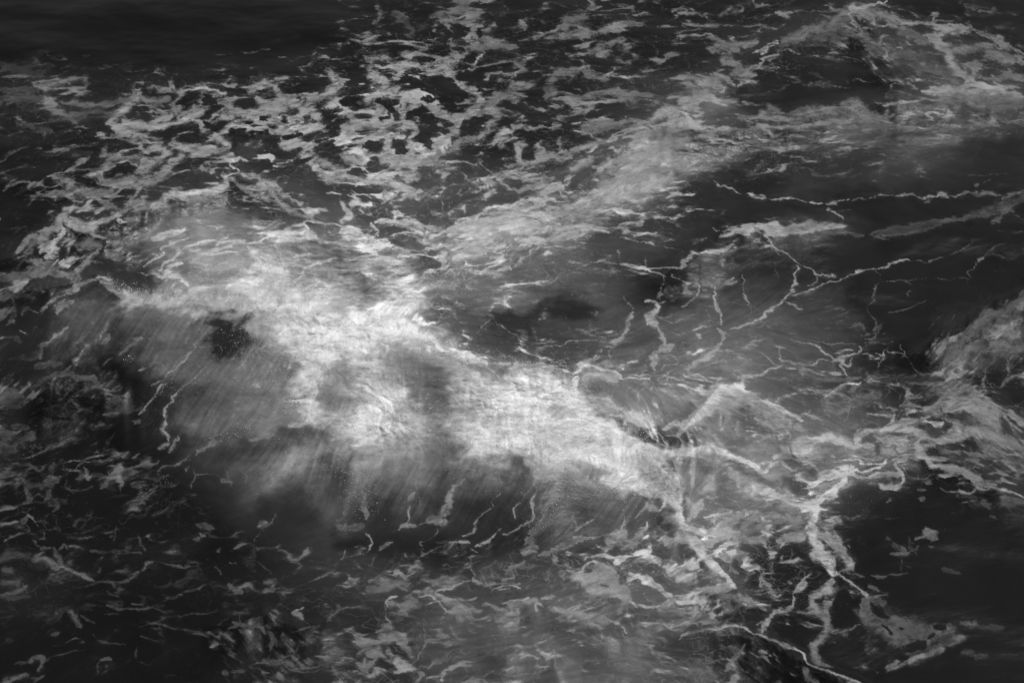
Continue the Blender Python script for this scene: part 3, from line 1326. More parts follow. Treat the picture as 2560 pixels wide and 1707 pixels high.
T 1700 0
m 240 30 1 1000,360 850,500 1150,450
m 160 31 1 1050,270 700,600 1300,520
m 160 56 .7 1450,430 1560,480
m 150 33 .9 450,640 1100,640
m 120 76 .8 1050,860 1250,870
m 200 46 .7 1150,1020 1300,1020
m 200 72 .8 100,1000 250,1020
m 160 33 .9 550,920 850,900
m 160 62 .7 1650,780 2000,710
m 300 36 .9 2000,1000 2200,950
m 200 29 .9 800,1400 1300,1400
T 1700 1107
m 200 102 .8 150,300 270,390
m 120 120 .7 130,130 160,200
m 140 50 .8 1120,380 1250,350
m 460 29 1 1500,700 1900,900 1700,400
m 260 30 1 1100,1000 1100,1350 750,1220
m 160 35 .8 700,820 500,850
m 120 35 .9 280,1070 420,1110
m 200 62 .8 80,800 160,820
m 200 40 .9 300,1450 600,1480
T 850 0
m 80 56 .9 1700,970 1790,975
m 90 62 .9 1680,1130 1720,1150
m 100 72 .8 1480,1250 1540,1240
m 200 76 .6 700,1200 900,1250
T 0 0
m 160 62 .8 1950,1180 2020,1240
m 110 60 .8 1600,1000 1700,1000
m 130 42 .9 1400,1380 1250,1430
T 850 550
m 130 200 .9 300,560 400,560 460,520
m 110 195 .9 370,330 420,420 450,480
m 110 160 .8 30,500 180,510
m 110 172 .7 60,200 200,330
m 80 190 .8 60,420 200,380 300,420
m 60 205 .9 80,650 250,670 400,700 520,740
m 110 190 .8 0,800 200,800
m 110 136 .8 300,850 450,850 600,880
m 120 112 .85 380,980 500,980
m 150 104 .9 520,1090 570,1180 640,1240
m 90 98 .8 0,950 60,1100 10,1220
m 90 190 .9 250,1090 330,1140 400,1200
m 70 165 .7 150,1000 190,1080
m 120 205 .95 80,1290 250,1270 420,1290
m 100 196 .8 450,1370 250,1370
m 90 166 .8 600,950 750,1020 850,1100
m 130 203 .9 1000,1080 1200,1060 1400,1100
m 130 200 .9 900,1200 1200,1200 1450,1200
m 130 194 .8 700,1350 900,1350 1000,1420
m 60 150 .7 1080,1430 1110,1430
m 120 172 .7 1250,1400 1480,1460
m 120 196 .85 1450,1280 1600,1330 1750,1400 1900,1490
m 120 138 .8 150,1490 400,1490 650,1490
m 36 112 .7 1050,960 1300,965 1450,990
m 80 104 .8 1600,1080 1750,1090
m 60 205 .8 1560,1250 1700,1320
T 0 550
m 150 198 .9 1960,560 2080,680 2180,820
m 120 196 .8 1980,900 2100,960
m 70 116 .8 1720,620 1800,700
m 100 112 .8 1840,850 1830,1080
m 90 120 .8 2130,1120 2200,1220
m 110 180 .8 2080,1320 2220,1300
m 100 100 .8 1700,1000 1750,1200
m 70 160 .8 1480,500 1700,510 1900,530
m 80 150 .7 1480,590 1620,580
T 850 1107
m 130 128 .8 300,40 700,50 1000,30
m 130 180 .8 850,0 1050,20
m 130 168 .8 1150,20 1500,40
m 100 104 .8 1280,230 1380,220
m 90 125 .7 1500,200 1580,240
m 160 195 .9 1870,100 2020,200 2120,300
m 100 185 .8 1800,250 1950,300
m 130 80 .7 50,200 60,330
m 120 58 .8 1150,150 1100,300
m 90 68 .8 720,250 700,350
T 850 0
m 110 138 .75 900,1490 1150,1400 1350,1370
m 120 132 .7 1400,1350 1700,1280 2000,1150
m 150 128 .7 1850,1060 2100,930 2220,850
m 90 108 .7 1500,1090 1650,1040
g 60 178 1000,1480 1160,1430 1330,1400 1500,1340
g 50 165 1500,1330 1700,1260 1900,1220
g 50 160 1880,1100 2020,1040 2150,960
f 40 150 1700,1200 1850,1150 1980,1100
T 1700 0
m 130 112 .7 80,620 200,660 100,800
m 80 100 .6 900,760 1150,760
T 850 550
m 110 150 .8 620,120 850,80 1100,40
m 90 138 .7 780,250 1000,130
m 60 178 .9 1560,960 1700,975
T 850 1107
m 110 185 .9 1960,130 2080,220 2150,330
m 80 175 .8 2150,380 2220,500
m 60 100 .8 2230,150 2300,300
T 1700 550
m 60 150 .8 180,1180 300,1110 420,1140
m 60 140 .7 60,1310 160,1220
m 90 104 .7 250,1350 350,1400
T 1700 1107
m 60 165 .8 0,60 150,45 240,60
m 130 98 .8 150,180 250,350
m 60 150 .7 0,620 80,640
T 1280 700
m 90 108 .8 500,620 620,660
m 100 90 .8 950,820 1100,880
m 100 60 .9 850,1000 1000,1020 1180,1020
m 50 46 .95 640,900 740,970
m 220 106 .9 1120,1250 1250,1350 1350,1400
m 120 128 .7 1240,1180 1320,1220
m 120 132 .8 1500,1080 1700,1110 1950,1140
m 60 56 .8 1080,1400 1130,1480
m 160 100 .8 1450,980 1550,920 1450,1040
m 200 196 .8 100,700 250,800 350,900
m 150 190 .8 450,950 650,1050
m 120 188 .8 850,1250 950,1300
m 100 104 .8 560,1180 650,1210
m 200 58 .8 250,1400 420,1400
m 160 92 .8 700,1450 850,1450
m 110 62 .8 1850,1330 1950,1380
g 60 195 1280,760 1320,720 1400,700 1480,700 1540,740
g 76 188 1310,760 1275,820 1235,850 1215,890 1170,915 1120,950
g 50 183 1400,740 1480,760 1560,780 1640,790 1700,810
g 60 172 1560,810 1640,870 1700,900 1760,930
g 34 176 1700,800 1780,850 1850,900
g 26 150 1380,850 1420,900 1380,960
g 20 140 1480,960 1500,1010
g 20 145 1250,1000 1330,1020 1350,1060
g 34 158 960,700 1050,740 1130,770 1200,790 1290,770
g 24 140 480,740 560,790 640,830
g 16 172 720,655 870,650
g 22 170 470,570 530,560 620,590 700,640 720,655
g 60 200 760,930 820,900 900,940
g 40 180 740,880 830,880
g 50 195 1010,940 1060,920 1110,960
g 12 145 850,960 900,1000 870,1040
g 12 145 940,960 1000,1040 1030,1090
g 10 140 1000,1000 1080,1000 1130,1060
g 12 140 1100,970 1180,1010
g 10 150 900,1080 980,1070 1060,1090
g 50 195 1000,1190 1040,1140 1120,1110 1220,1100
g 46 188 1220,1100 1300,1110 1360,1140
g 30 188 1360,1140 1440,1150 1540,1180 1600,1220 1650,1250 1690,1230 1700,1200
g 24 185 1700,1170 1780,1150 1870,1170 1960,1210 2040,1270 2090,1290
g 20 175 1760,1210 1850,1240 1870,1210
g 60 176 1440,1240 1500,1320 1560,1340 1640,1380 1720,1410
g 30 180 1720,1410 1800,1440 1870,1460
g 80 186 1500,1340 1600,1360
g 90 195 1900,1480 1980,1500 1980,1568
g 80 192 2020,1440 2060,1400 2120,1370 2160,1310
g 60 185 2100,1290 2200,1260 2247,1240
g 40 180 1780,1110 1850,1130 1900,1080
g 50 178 1990,1030 2060,1020 2130,1060 2240,1090
g 60 165 1780,1110 1850,1060 1950,1040
g 26 170 1250,1440 1200,1480 1190,1540
g 24 170 1240,1540 1330,1520 1430,1520
g 70 200 880,1080 940,1130 990,1200 1010,1260 1040,1330 1060,1400
g 60 200 1060,1440 1090,1500 1110,1568
g 90 196 700,1050 850,1100 900,1180
g 100 195 560,960 700,1010
g 50 200 430,640 400,700 390,780 470,850 560,920
g 8 120 1100,1110 1090,1180
g 8 135 1190,1160 1180,1280 1150,1400
T 0 550
m 200 150 .8 1150,260 1400,260 1700,250
m 120 128 .8 1150,120 1400,60 1700,60
m 60 110 .8 1190,300 1230,360
m 140 150 .8 1350,400 1600,350
m 120 165 .7 1900,200 2150,250
m 120 130 .8 2000,370 2150,350 2247,330
m 100 150 .8 1550,430 1850,440
m 110 100 .7 2150,60 2247,90
g 50 178 1000,120 1100,90 1200,60
g 24 175 1300,230 1360,200 1450,190
g 30 180 1900,270 1980,250 2060,235 2140,225
g 24 165 1960,420 2050,400 2130,440
g 20 160 2020,330 2150,320 2240,330
T 0 550 1.834
m 160 92 .7 450,420 600,470 800,450
m 160 70 .8 450,600 600,590
m 200 36 .85 300,800 500,850 600,1000
m 160 34 .8 330,700 500,690 620,740
m 200 30 .9 300,1000 500,1300 900,1450
m 160 98 .7 850,550 780,650
m 200 103 .7 950,750 1050,850 1100,900
m 200 88 .7 1250,700 1200,600
m 110 68 .7 900,830 940,800
m 150 116 .7 1100,950 1250,920
m 120 56 .7 1000,1060 1150,1040
m 110 84 .7 1120,1120 1150,1150
m 100 60 .7 1350,1000 1500,990
m 80 122 .8 1260,1160 1380,1100 1450,1050
m 140 78 .7 1400,1200 1450,1220
m 160 42 .8 1250,1350 1400,1380
m 110 62 .8 1500,1130 1530,1230
m 110 128 .7 1650,1020 1800,1020 2000,1040
m 190 108 .7 1850,1120 2200,1120
m 190 80 .7 1800,1250 2200,1250
m 150 48 .8 1700,1370 2250,1350
m 190 204 .95 1430,440 1500,560
m 120 206 .95 1650,500 1850,510 2000,550
m 150 195 .9 1800,360 1850,250
m 170 168 .7 1600,250 1700,200
m 120 165 .7 1480,350 1560,350
m 110 182 .8 1250,400 1350,420
m 90 188 .85 1440,620 1430,750 1420,870
m 100 132 .8 1550,720 1600,780
m 60 98 .8 1560,850 1590,880
m 180 205 .95 1640,930 1750,860 1880,910
m 110 178 .8 1730,690 1800,760
m 110 120 .85 1860,640 1900,700
m 130 116 .85 1920,790 1980,830
m 80 176 .8 2150,780 2200,830
m 190 206 .95 2250,900 2310,820
m 150 198 .9 2180,1000 2300,1000
m 70 150 .7 1950,580 2080,620
m 80 48 .9 1010,500 1040,580
m 60 50 .9 1110,510 1090,580
m 56 160 .8 560,350 650,380 800,370 900,380
m 150 116 .8 750,80 900,50 1100,60
m 180 136 .8 900,180 1020,220
m 60 104 .8 850,190 860,230
m 160 180 .8 1150,310 1280,250
g 10 165 590,330 600,300
g 12 165 615,335 632,308
g 9 160 650,340 662,322
g 12 165 690,350 705,330
g 9 160 730,345 745,325
T 1280 0 1.8375
m 220 31 .95 1250,310 1480,230 1600,380 1300,420
m 150 33 .9 1150,390 1400,450
f 50 105 1250,190 1350,150 1450,110 1520,70
g 24 138 1550,40 1590,55 1640,30 1700,5
g 20 115 1550,60 1570,100 1620,160 1670,200
f 60 92 1560,150 1620,200 1680,250
m 120 54 .7 1750,290 1850,250
m 140 60 .7 1950,260 2050,330
f 60 115 1600,80 1700,70 1740,90
g 22 122 1740,95 1820,110 1900,105 2000,120 2090,125
g 16 112 2090,130 2180,170 2260,210 2340,260
g 36 132 1930,160 1980,220 2010,280 2060,330 2100,360
g 30 142 1880,415 1980,410 2060,400 2110,370
g 26 146 2110,370 2180,400 2260,420
g 34 128 2000,440 2100,420 2240,430 2350,440
f 60 98 1950,470 2150,480 2350,460
g 16 126 1770,490 1840,470 1890,460
m 180 68 .8 1850,540 2050,530 2250,500
f 54 116 1150,530 1300,540 1420,510 1560,500 1650,540
g 24 128 1400,520 1520,500 1620,510
g 26 122 1150,585 1300,585 1420,560 1580,560
m 110 34 .9 1000,640 1200,640 1400,630
m 110 72 .8 1480,610 1600,610
m 200 78 .8 850,690 950,660
m 200 44 .8 1300,750 1500,740
m 160 34 .8 1080,850 1150,850
g 46 148 850,430 920,450 960,480
g 54 150 700,510 750,560 830,590 900,610
g 24 150 930,610 1000,600
f 70 140 560,650 700,600 800,640
f 80 150 420,740 560,720 700,720 790,760
m 150 122 .8 450,750 650,700 750,650
m 60 66 .9 370,690 480,690
m 80 60 .9 370,800 470,800
f 90 155 350,880 500,880 650,850 730,800
m 130 136 .8 400,900 600,890
m 80 70 .9 260,830 300,860
g 34 172 0,950 60,920 130,910 200,910
g 44 178 0,1000 100,990 170,970
g 50 178 0,1060 80,1060 160,1040
g 26 165 140,880 200,840 230,860
f 50 160 180,980 280,970 360,1000
f 50 155 160,1090 300,1060 360,1040
m 120 48 .8 480,1030 700,1010 850,1000
m 150 40 .8 850,900 950,880
m 200 66 .7 600,1090 500,1100
m 110 70 .8 1230,1090 1400,1080 1560,1070
m 120 29 .9 1450,1140 1700,1120 2000,1050
m 160 88 .7 60,1280 150,1350
m 90 40 .8 130,1410 350,1430
"""
# =====================================================================  what each stretch of the sea is
BIG = 'largest wave breaking across the picture with a thick white tumbling crest'
WAVES = [
 ('breaking_wave', 'wave', BIG, (800,1000), '10,738 130,706 200,694 250,684 310,722 350,738 470,738 560,740 700,752 840,785 960,800 1060,825 1120,872 1210,898 1300,902 1440,912 1510,925 1560,985 1620,1050 1690,1140 1730,1240 1700,1310 1560,1360 1400,1380 1150,1370 1000,1400 860,1390 700,1350 560,1290 400,1180 290,1110 330,1020 300,960 200,930 60,960 0,900', None),
 ('churned_wave', 'wave', 'milky swirling mound of churned water just behind the big crest on the left', (640,620), '60,690 180,560 260,545 400,490 520,440 570,415 650,455 770,515 890,565 960,560 1010,640 1040,740 1000,812 840,785 700,752 560,740 350,738 310,722 250,684 130,706', None),
 ('foaming_ridge', 'wave', 'long diagonal ridge of foaming water climbing from the centre to the upper right', (1400,500), '940,700 960,600 1100,520 1200,490 1320,450 1420,400 1520,360 1700,290 1800,270 1840,320 1740,380 1700,460 1560,520 1420,560 1300,610 1180,680 1060,720', None),
 ('dark_wave', 'wave', 'dark rounded swell with a foam rim topping its peak near the upper right corner', (2050,150), '1760,250 1880,170 1980,110 2080,50 2150,10 2210,60 2260,130 2280,190 2300,250 2180,270 2050,290 1900,300 1780,300', None),
 ('cresting_wave', 'wave', 'low dark wave capped by a ragged flat foam strip in the right centre', (1850,640), '1690,700 1710,610 1790,565 1900,545 2060,545 2130,560 2100,620 2040,680 1900,700 1800,740', None),
 ('peaked_wave', 'wave', 'pointed wave peak with foam spilling down both sides right of the big crest', (1850,1050), '1625,1095 1720,1045 1770,985 1800,958 1850,958 1900,985 1990,1045 2070,1090 2020,1130 1900,1130 1790,1115 1720,1125 1650,1150', None),
 ('smooth_wave', 'wave', 'smooth grey hump under a curling foam edge, directly below the pointed peak', (1790,1200), '1655,1165 1720,1128 1790,1117 1860,1150 1930,1190 2020,1240 1980,1275 1900,1270 1850,1290 1750,1290 1700,1250', None),
 ('small_wave', 'wave', 'small steep wave with a curved bright foam lip in the lower right centre', (1720,1430), '1600,1500 1640,1400 1660,1320 1700,1310 1740,1350 1800,1420 1835,1465 1760,1480 1700,1500 1640,1525', None),
 ('bottom_wave', 'wave', 'dark wave with a long thin foam rim running off the bottom edge', (1880,1640), '1660,1620 1720,1575 1830,1550 1930,1590 2010,1630 2130,1690 2230,1740 2200,1900 1800,1900 1660,1760', None),
 ('low_hump', 'wave', 'small dark hump of water with a dotted foam rim near the left edge', (170,1010), '60,1010 110,950 180,930 250,950 300,985 290,1050 200,1080 90,1080', None),
]
FOAMS = [
 ('foam_mat', 'foam', 'wide lacy foam mat full of dark holes in the upper left', '80,260 300,200 620,170 860,180 1060,160 1210,180 1330,240 1300,330 1120,380 1050,420 1000,520 860,560 760,510 640,450 570,410 400,480 240,540 60,640 20,480 200,400 100,330', None),
 ('foam_patch', 'foam', 'ragged foam patch around dark holes at the top edge left of centre', '900,0 1000,-40 1180,-60 1260,40 1260,120 1180,170 1060,160 960,120 900,60', None),
 ('foam_patch', 'foam', 'broken foam shreds at the top edge right of centre', '1380,-40 1560,-60 1900,-40 2080,10 1960,80 1780,130 1700,110 1560,160 1380,120', None),
 ('foam_sheet', 'foam', 'thin torn foam sheet between the holed mat and the diagonal ridge', '1340,180 1560,150 1780,140 1820,240 1700,280 1500,360 1380,420 1300,440 1200,480 1050,500 1060,430 1130,380 1300,340', None),
 ('foam_patch', 'foam', 'webbed foam right of the dark swell at the upper right corner', '2180,40 2260,20 2420,50 2600,120 2640,280 2400,260 2300,250 2280,190 2250,120', None),
 ('foam_band', 'foam', 'broad level band of foam beneath the dark swell on the upper right', '1780,320 1900,290 2100,270 2300,240 2460,200 2640,210 2640,300 2400,320 2200,350 1900,350 1760,380', None),
 ('foam_string', 'foam', 'long thin foam string crossing the dark water at upper right', '1770,440 1900,465 2080,480 2300,460 2480,460 2520,500 2360,520 2160,560 2060,545 2040,520 1900,510 1770,470', None),
 ('foam_strand', 'foam', 'slanting faint foam strand beside the right edge above the middle', '2260,540 2420,490 2560,450 2640,420 2640,560 2500,580 2300,590', None),
 ('foam_web', 'foam', 'branching web of thin foam lines across the grey water right of centre', '1400,620 1560,630 1700,700 1860,680 2140,640 2420,600 2560,560 2600,620 2400,740 2320,930 2200,950 1980,960 1840,950 1700,940 1600,920 1500,900 1500,760 1640,720', None),
 ('foam_bank', 'foam', 'tall slanting bank of torn foam along the right edge', '2340,880 2420,800 2520,700 2620,640 2680,900 2680,1080 2540,1060 2460,980 2400,1000', None),
 ('foam_patch', 'foam', 'spreading streaky foam between the right edge and the curled foam ropes', '2180,1040 2280,970 2400,990 2470,1000 2560,1080 2680,1180 2680,1300 2520,1230 2400,1170 2300,1130 2200,1080', None),
 ('foam_rope', 'foam', 'thick curled foam ropes lying between the pointed peak and the right edge', '2000,1130 2100,1070 2200,1060 2320,1130 2420,1180 2560,1250 2500,1290 2380,1250 2300,1240 2240,1230 2120,1230 2020,1240 1940,1190', None),
 ('foam_fork', 'foam', 'bright thick foam trunk forking downwards into dark lower right water', '2000,1250 2120,1190 2230,1190 2270,1220 2200,1250 2110,1260 2060,1300 2120,1380 2160,1460 2180,1500 2120,1530 2080,1600 2060,1660 2000,1640 2040,1500 2020,1400 1990,1300', None),
 ('foam_patch', 'foam', 'dim bubbly foam patch spreading in the dark bottom right corner', '2140,1480 2220,1500 2300,1560 2420,1530 2480,1560 2520,1640 2400,1660 2260,1740 2200,1700 2180,1600', None),
 ('foam_net', 'foam', 'net of torn foam scraps between the small steep wave and the bright foam trunk', '1740,1290 1860,1280 1990,1290 2040,1400 2030,1500 1980,1560 1920,1590 1830,1550 1780,1480 1740,1360 1720,1310', None),
 ('foam_patch', 'foam', 'soft streaked foam below the right end of the big crest', '1380,1390 1560,1350 1650,1330 1640,1400 1600,1500 1700,1560 1640,1640 1500,1600 1360,1520 1320,1440', None),
 ('foam_patch', 'foam', 'grey wavy foam along the bottom edge under the dark foot of the big wave', '880,1440 1100,1430 1300,1450 1360,1540 1500,1610 1640,1660 1640,1900 900,1900 880,1560', None),
 ('foam_patch', 'foam', 'tangled faint foam loops at the bottom left of the middle', '560,1540 760,1500 870,1480 880,1900 560,1900', None),
 ('foam_patch', 'foam', 'dim foam threads round a bright wisp in the lower left dark water', '-200,1130 120,1100 420,1120 700,1240 860,1400 860,1470 600,1500 300,1520 -200,1500', None),
 ('foam_rings', 'foam', 'small foam rings at the left edge beside the start of the big crest', '-60,740 40,725 110,760 120,840 60,860 -60,860', None),
]
SPRAY = {BIG: '''260 700 330 735 10 500 .18 .009
330 735 700 760 14 1800 .22 .009
700 765 960 810 18 1600 .22 .010
960 810 1110 870 16 1100 .22 .010
1110 875 1280 915 14 1100 .20 .010
1280 915 1440 930 18 900 .25 .010
1440 950 1590 1100 22 1500 .22 .009
1590 1100 1690 1240 18 1000 .22 .010
700 800 900 900 40 1400 .10 .008
900 1060 1200 1060 34 1500 .12 .008
1200 980 1500 1030 40 1900 .14 .009
1420 1090 1600 1160 34 1200 .14 .009
300 725 560 730 6 160 .30 .020
640 735 780 745 14 120 .35 .020
860 790 960 800 8 120 .30 .018
1080 850 1200 895 8 120 .30 .020
1200 900 1480 940 10 160 .30 .016
560 800 620 890 22 110 .03 .013
600 900 720 880 30 90 .03 .012
330 890 320 900 8 30 .02 .016
480 900 380 1000 10 60 .02 .011
420 950 560 850 16 90 .02 .011
440 1000 660 820 18 120 .02 .011
560 1100 620 1050 14 80 .02 .013
700 900 760 1050 26 150 .03 .013
720 1020 740 1000 12 50 .03 .015
640 1100 900 1150 40 160 .03 .011
860 1160 930 1280 26 260 .03 .013
1000 1000 1300 1050 50 160 .06 .012
1300 1080 1440 1180 40 200 .05 .013
1100 1180 1260 1130 30 90 .02 .010
1160 1200 1230 1150 10 60 .02 .010
1330 1330 1420 1230 14 160 .03 .012
1500 1210 1580 1250 20 60 .03 .016
1580 1080 1680 1210 14 120 .25 .016
950 900 1050 930 20 60 .1 .012
640 1180 800 1180 30 80 .02 .009
330 1240 420 1200 12 40 .02 .010'''}
DROPS = 1.5

BLACK, GAIN = .0070, 1.12
import numpy as np, math, time
# =====================================================================  field arithmetic
RS = np.random.RandomState(11)
LAT = [RS.rand(256,256).astype(np.float32)*2-1 for _ in range(6)]
def vnoise(x, y, k=0):
    L = LAT[k % 6]
    xi = np.floor(x).astype(np.int32); yi = np.floor(y).astype(np.int32)
    fx = (x-xi).astype(np.float32); fy = (y-yi).astype(np.float32)
    fx = fx*fx*fx*(fx*(fx*6-15)+10); fy = fy*fy*fy*(fy*(fy*6-15)+10)
    x0 = xi & 255; x1 = (xi+1) & 255; y0 = yi & 255; y1 = (yi+1) & 255
    a = L[y0,x0]; b = L[y0,x1]; c = L[y1,x0]; d = L[y1,x1]
    return a+(b-a)*fx+(c-a)*fy+(a-b-c+d)*fx*fy
def fbm(x, y, octs=4, k=0, gain=.5):
    s = 0; a = 1; t = 0
    for o in range(octs):
        ca, sa = math.cos(.6*o+.3), math.sin(.6*o+.3); f = 2.03**o
        s = s+a*vnoise((x*ca-y*sa)*f+17.3*o, (x*sa+y*ca)*f-9.1*o, k+o); t += a; a *= gain
    return s/t*1.5
def ridged(x, y, octs=4, k=0, gain=.55):
    s = 0; a = 1; t = 0
    for o in range(octs):
        ca, sa = math.cos(.7*o+.5), math.sin(.7*o+.5); f = 2.1**o
        n = 1-np.abs(vnoise((x*ca-y*sa)*f+7.7*o, (x*sa+y*ca)*f+3.1*o, k+o))*1.7
        s = s+a*n; t += a; a *= gain
    return s/t
CJX = RS.rand(256,256).astype(np.float32); CJY = RS.rand(256,256).astype(np.float32)
def worley(x, y):
    xi = np.floor(x).astype(np.int32); yi = np.floor(y).astype(np.int32)
    f1 = np.full(x.shape, 9., np.float32); f2 = f1.copy()
    for dy in (-1,0,1):
        for dx in (-1,0,1):
            gx = (xi+dx) & 255; gy = (yi+dy) & 255
            px = xi+dx+CJX[gy,gx]*.9; py = yi+dy+CJY[gy,gx]*.9
            d = np.sqrt((px-x)**2+(py-y)**2).astype(np.float32)
            f2 = np.minimum(f2, np.maximum(f1,d)); f1 = np.minimum(f1,d)
    return f1, f2
def sstep(a, b, x):
    t = np.clip((x-a)/(b-a), 0, 1); return t*t*(3-2*t)
def box(a, r):
    r = int(r)
    if r < 1: return a
    for ax in (0,1):
        p = np.pad(a, [(r+1,r) if i == ax else (0,0) for i in (0,1)], mode='edge')
        c = np.cumsum(p, axis=ax, dtype=np.float64)
        a = ((np.take(c, range(2*r+1, c.shape[ax]), ax)-np.take(c, range(0, c.shape[ax]-2*r-1), ax))/(2*r+1)).astype(np.float32)
    return a
def poly_mask(poly, X, Y):
    pts = [tuple(map(float, t.split(','))) for t in poly.split()]; r = np.zeros(X.shape, bool)
    for (x1,y1),(x2,y2) in zip(pts, pts[1:]+pts[:1]):
        if y1 != y2: r ^= ((y1 > Y) != (y2 > Y)) & (X < (x2-x1)*(Y-y1)/(y2-y1)+x1)
    return r
def smooth_line(p, k=4):
    if len(p) < 3: return p
    q = [p[0]]+list(p)+[p[-1]]; o = []
    for a, b, c, d in zip(q, q[1:], q[2:], q[3:]):
        for i in range(k):
            t = i/k; o.append(tuple(.5*(2*b[n]+(c[n]-a[n])*t+(2*a[n]-5*b[n]+4*c[n]-d[n])*t*t+(3*b[n]-a[n]-3*c[n]+d[n])*t**3) for n in (0,1)))
    return o+[p[-1]]
def blur(a, r): return box(box(a, r), r)
def grid_field(txt, X, Y, sx, sy):
    g = np.array([[float(v) for v in l.split()] for l in txt.strip().splitlines()], np.float32)
    u = np.clip(X/sx, 0, g.shape[1]-1.001); v = np.clip(Y/sy, 0, g.shape[0]-1.001)
    def cub(p0,p1,p2,p3,t): return p1+.5*t*(p2-p0+t*(2*p0-5*p1+4*p2-p3+t*(3*(p1-p2)+p3-p0)))
    i = u.astype(int); j = v.astype(int); fu = u-i; fv = v-j
    H, W = g.shape; rows = []
    for dj in (-1,0,1,2):
        jj = np.clip(j+dj, 0, H-1)
        p = [g[jj, np.clip(i+di, 0, W-1)] for di in (-1,0,1,2)]
        rows.append(cub(*p, fu))
    return cub(*rows, fv).astype(np.float32)

# =====================================================================  the view and the sea plane
CX, CY, FOC = 1280., 853.5, 1280/math.tan(math.radians(15))
CAMH, CAMD = 34., 48.
PIT = math.atan2(CAMH, CAMD); SP, CP = math.sin(PIT), math.cos(PIT)
def to_world(X, Y, H):
    r = (X-CX)/FOC; u = -(Y-CY)/FOC
    dz = -SP+u*CP; dy = CP+u*SP
    t = (H-CAMH)/dz
    return r*t, -CAMD+dy*t, H

STEP = 1.8; MARG = 260
GX = np.arange(-MARG, 2560+MARG+.1, STEP, dtype=np.float32); GY = np.arange(-MARG, 1707+MARG+.1, STEP, dtype=np.float32)

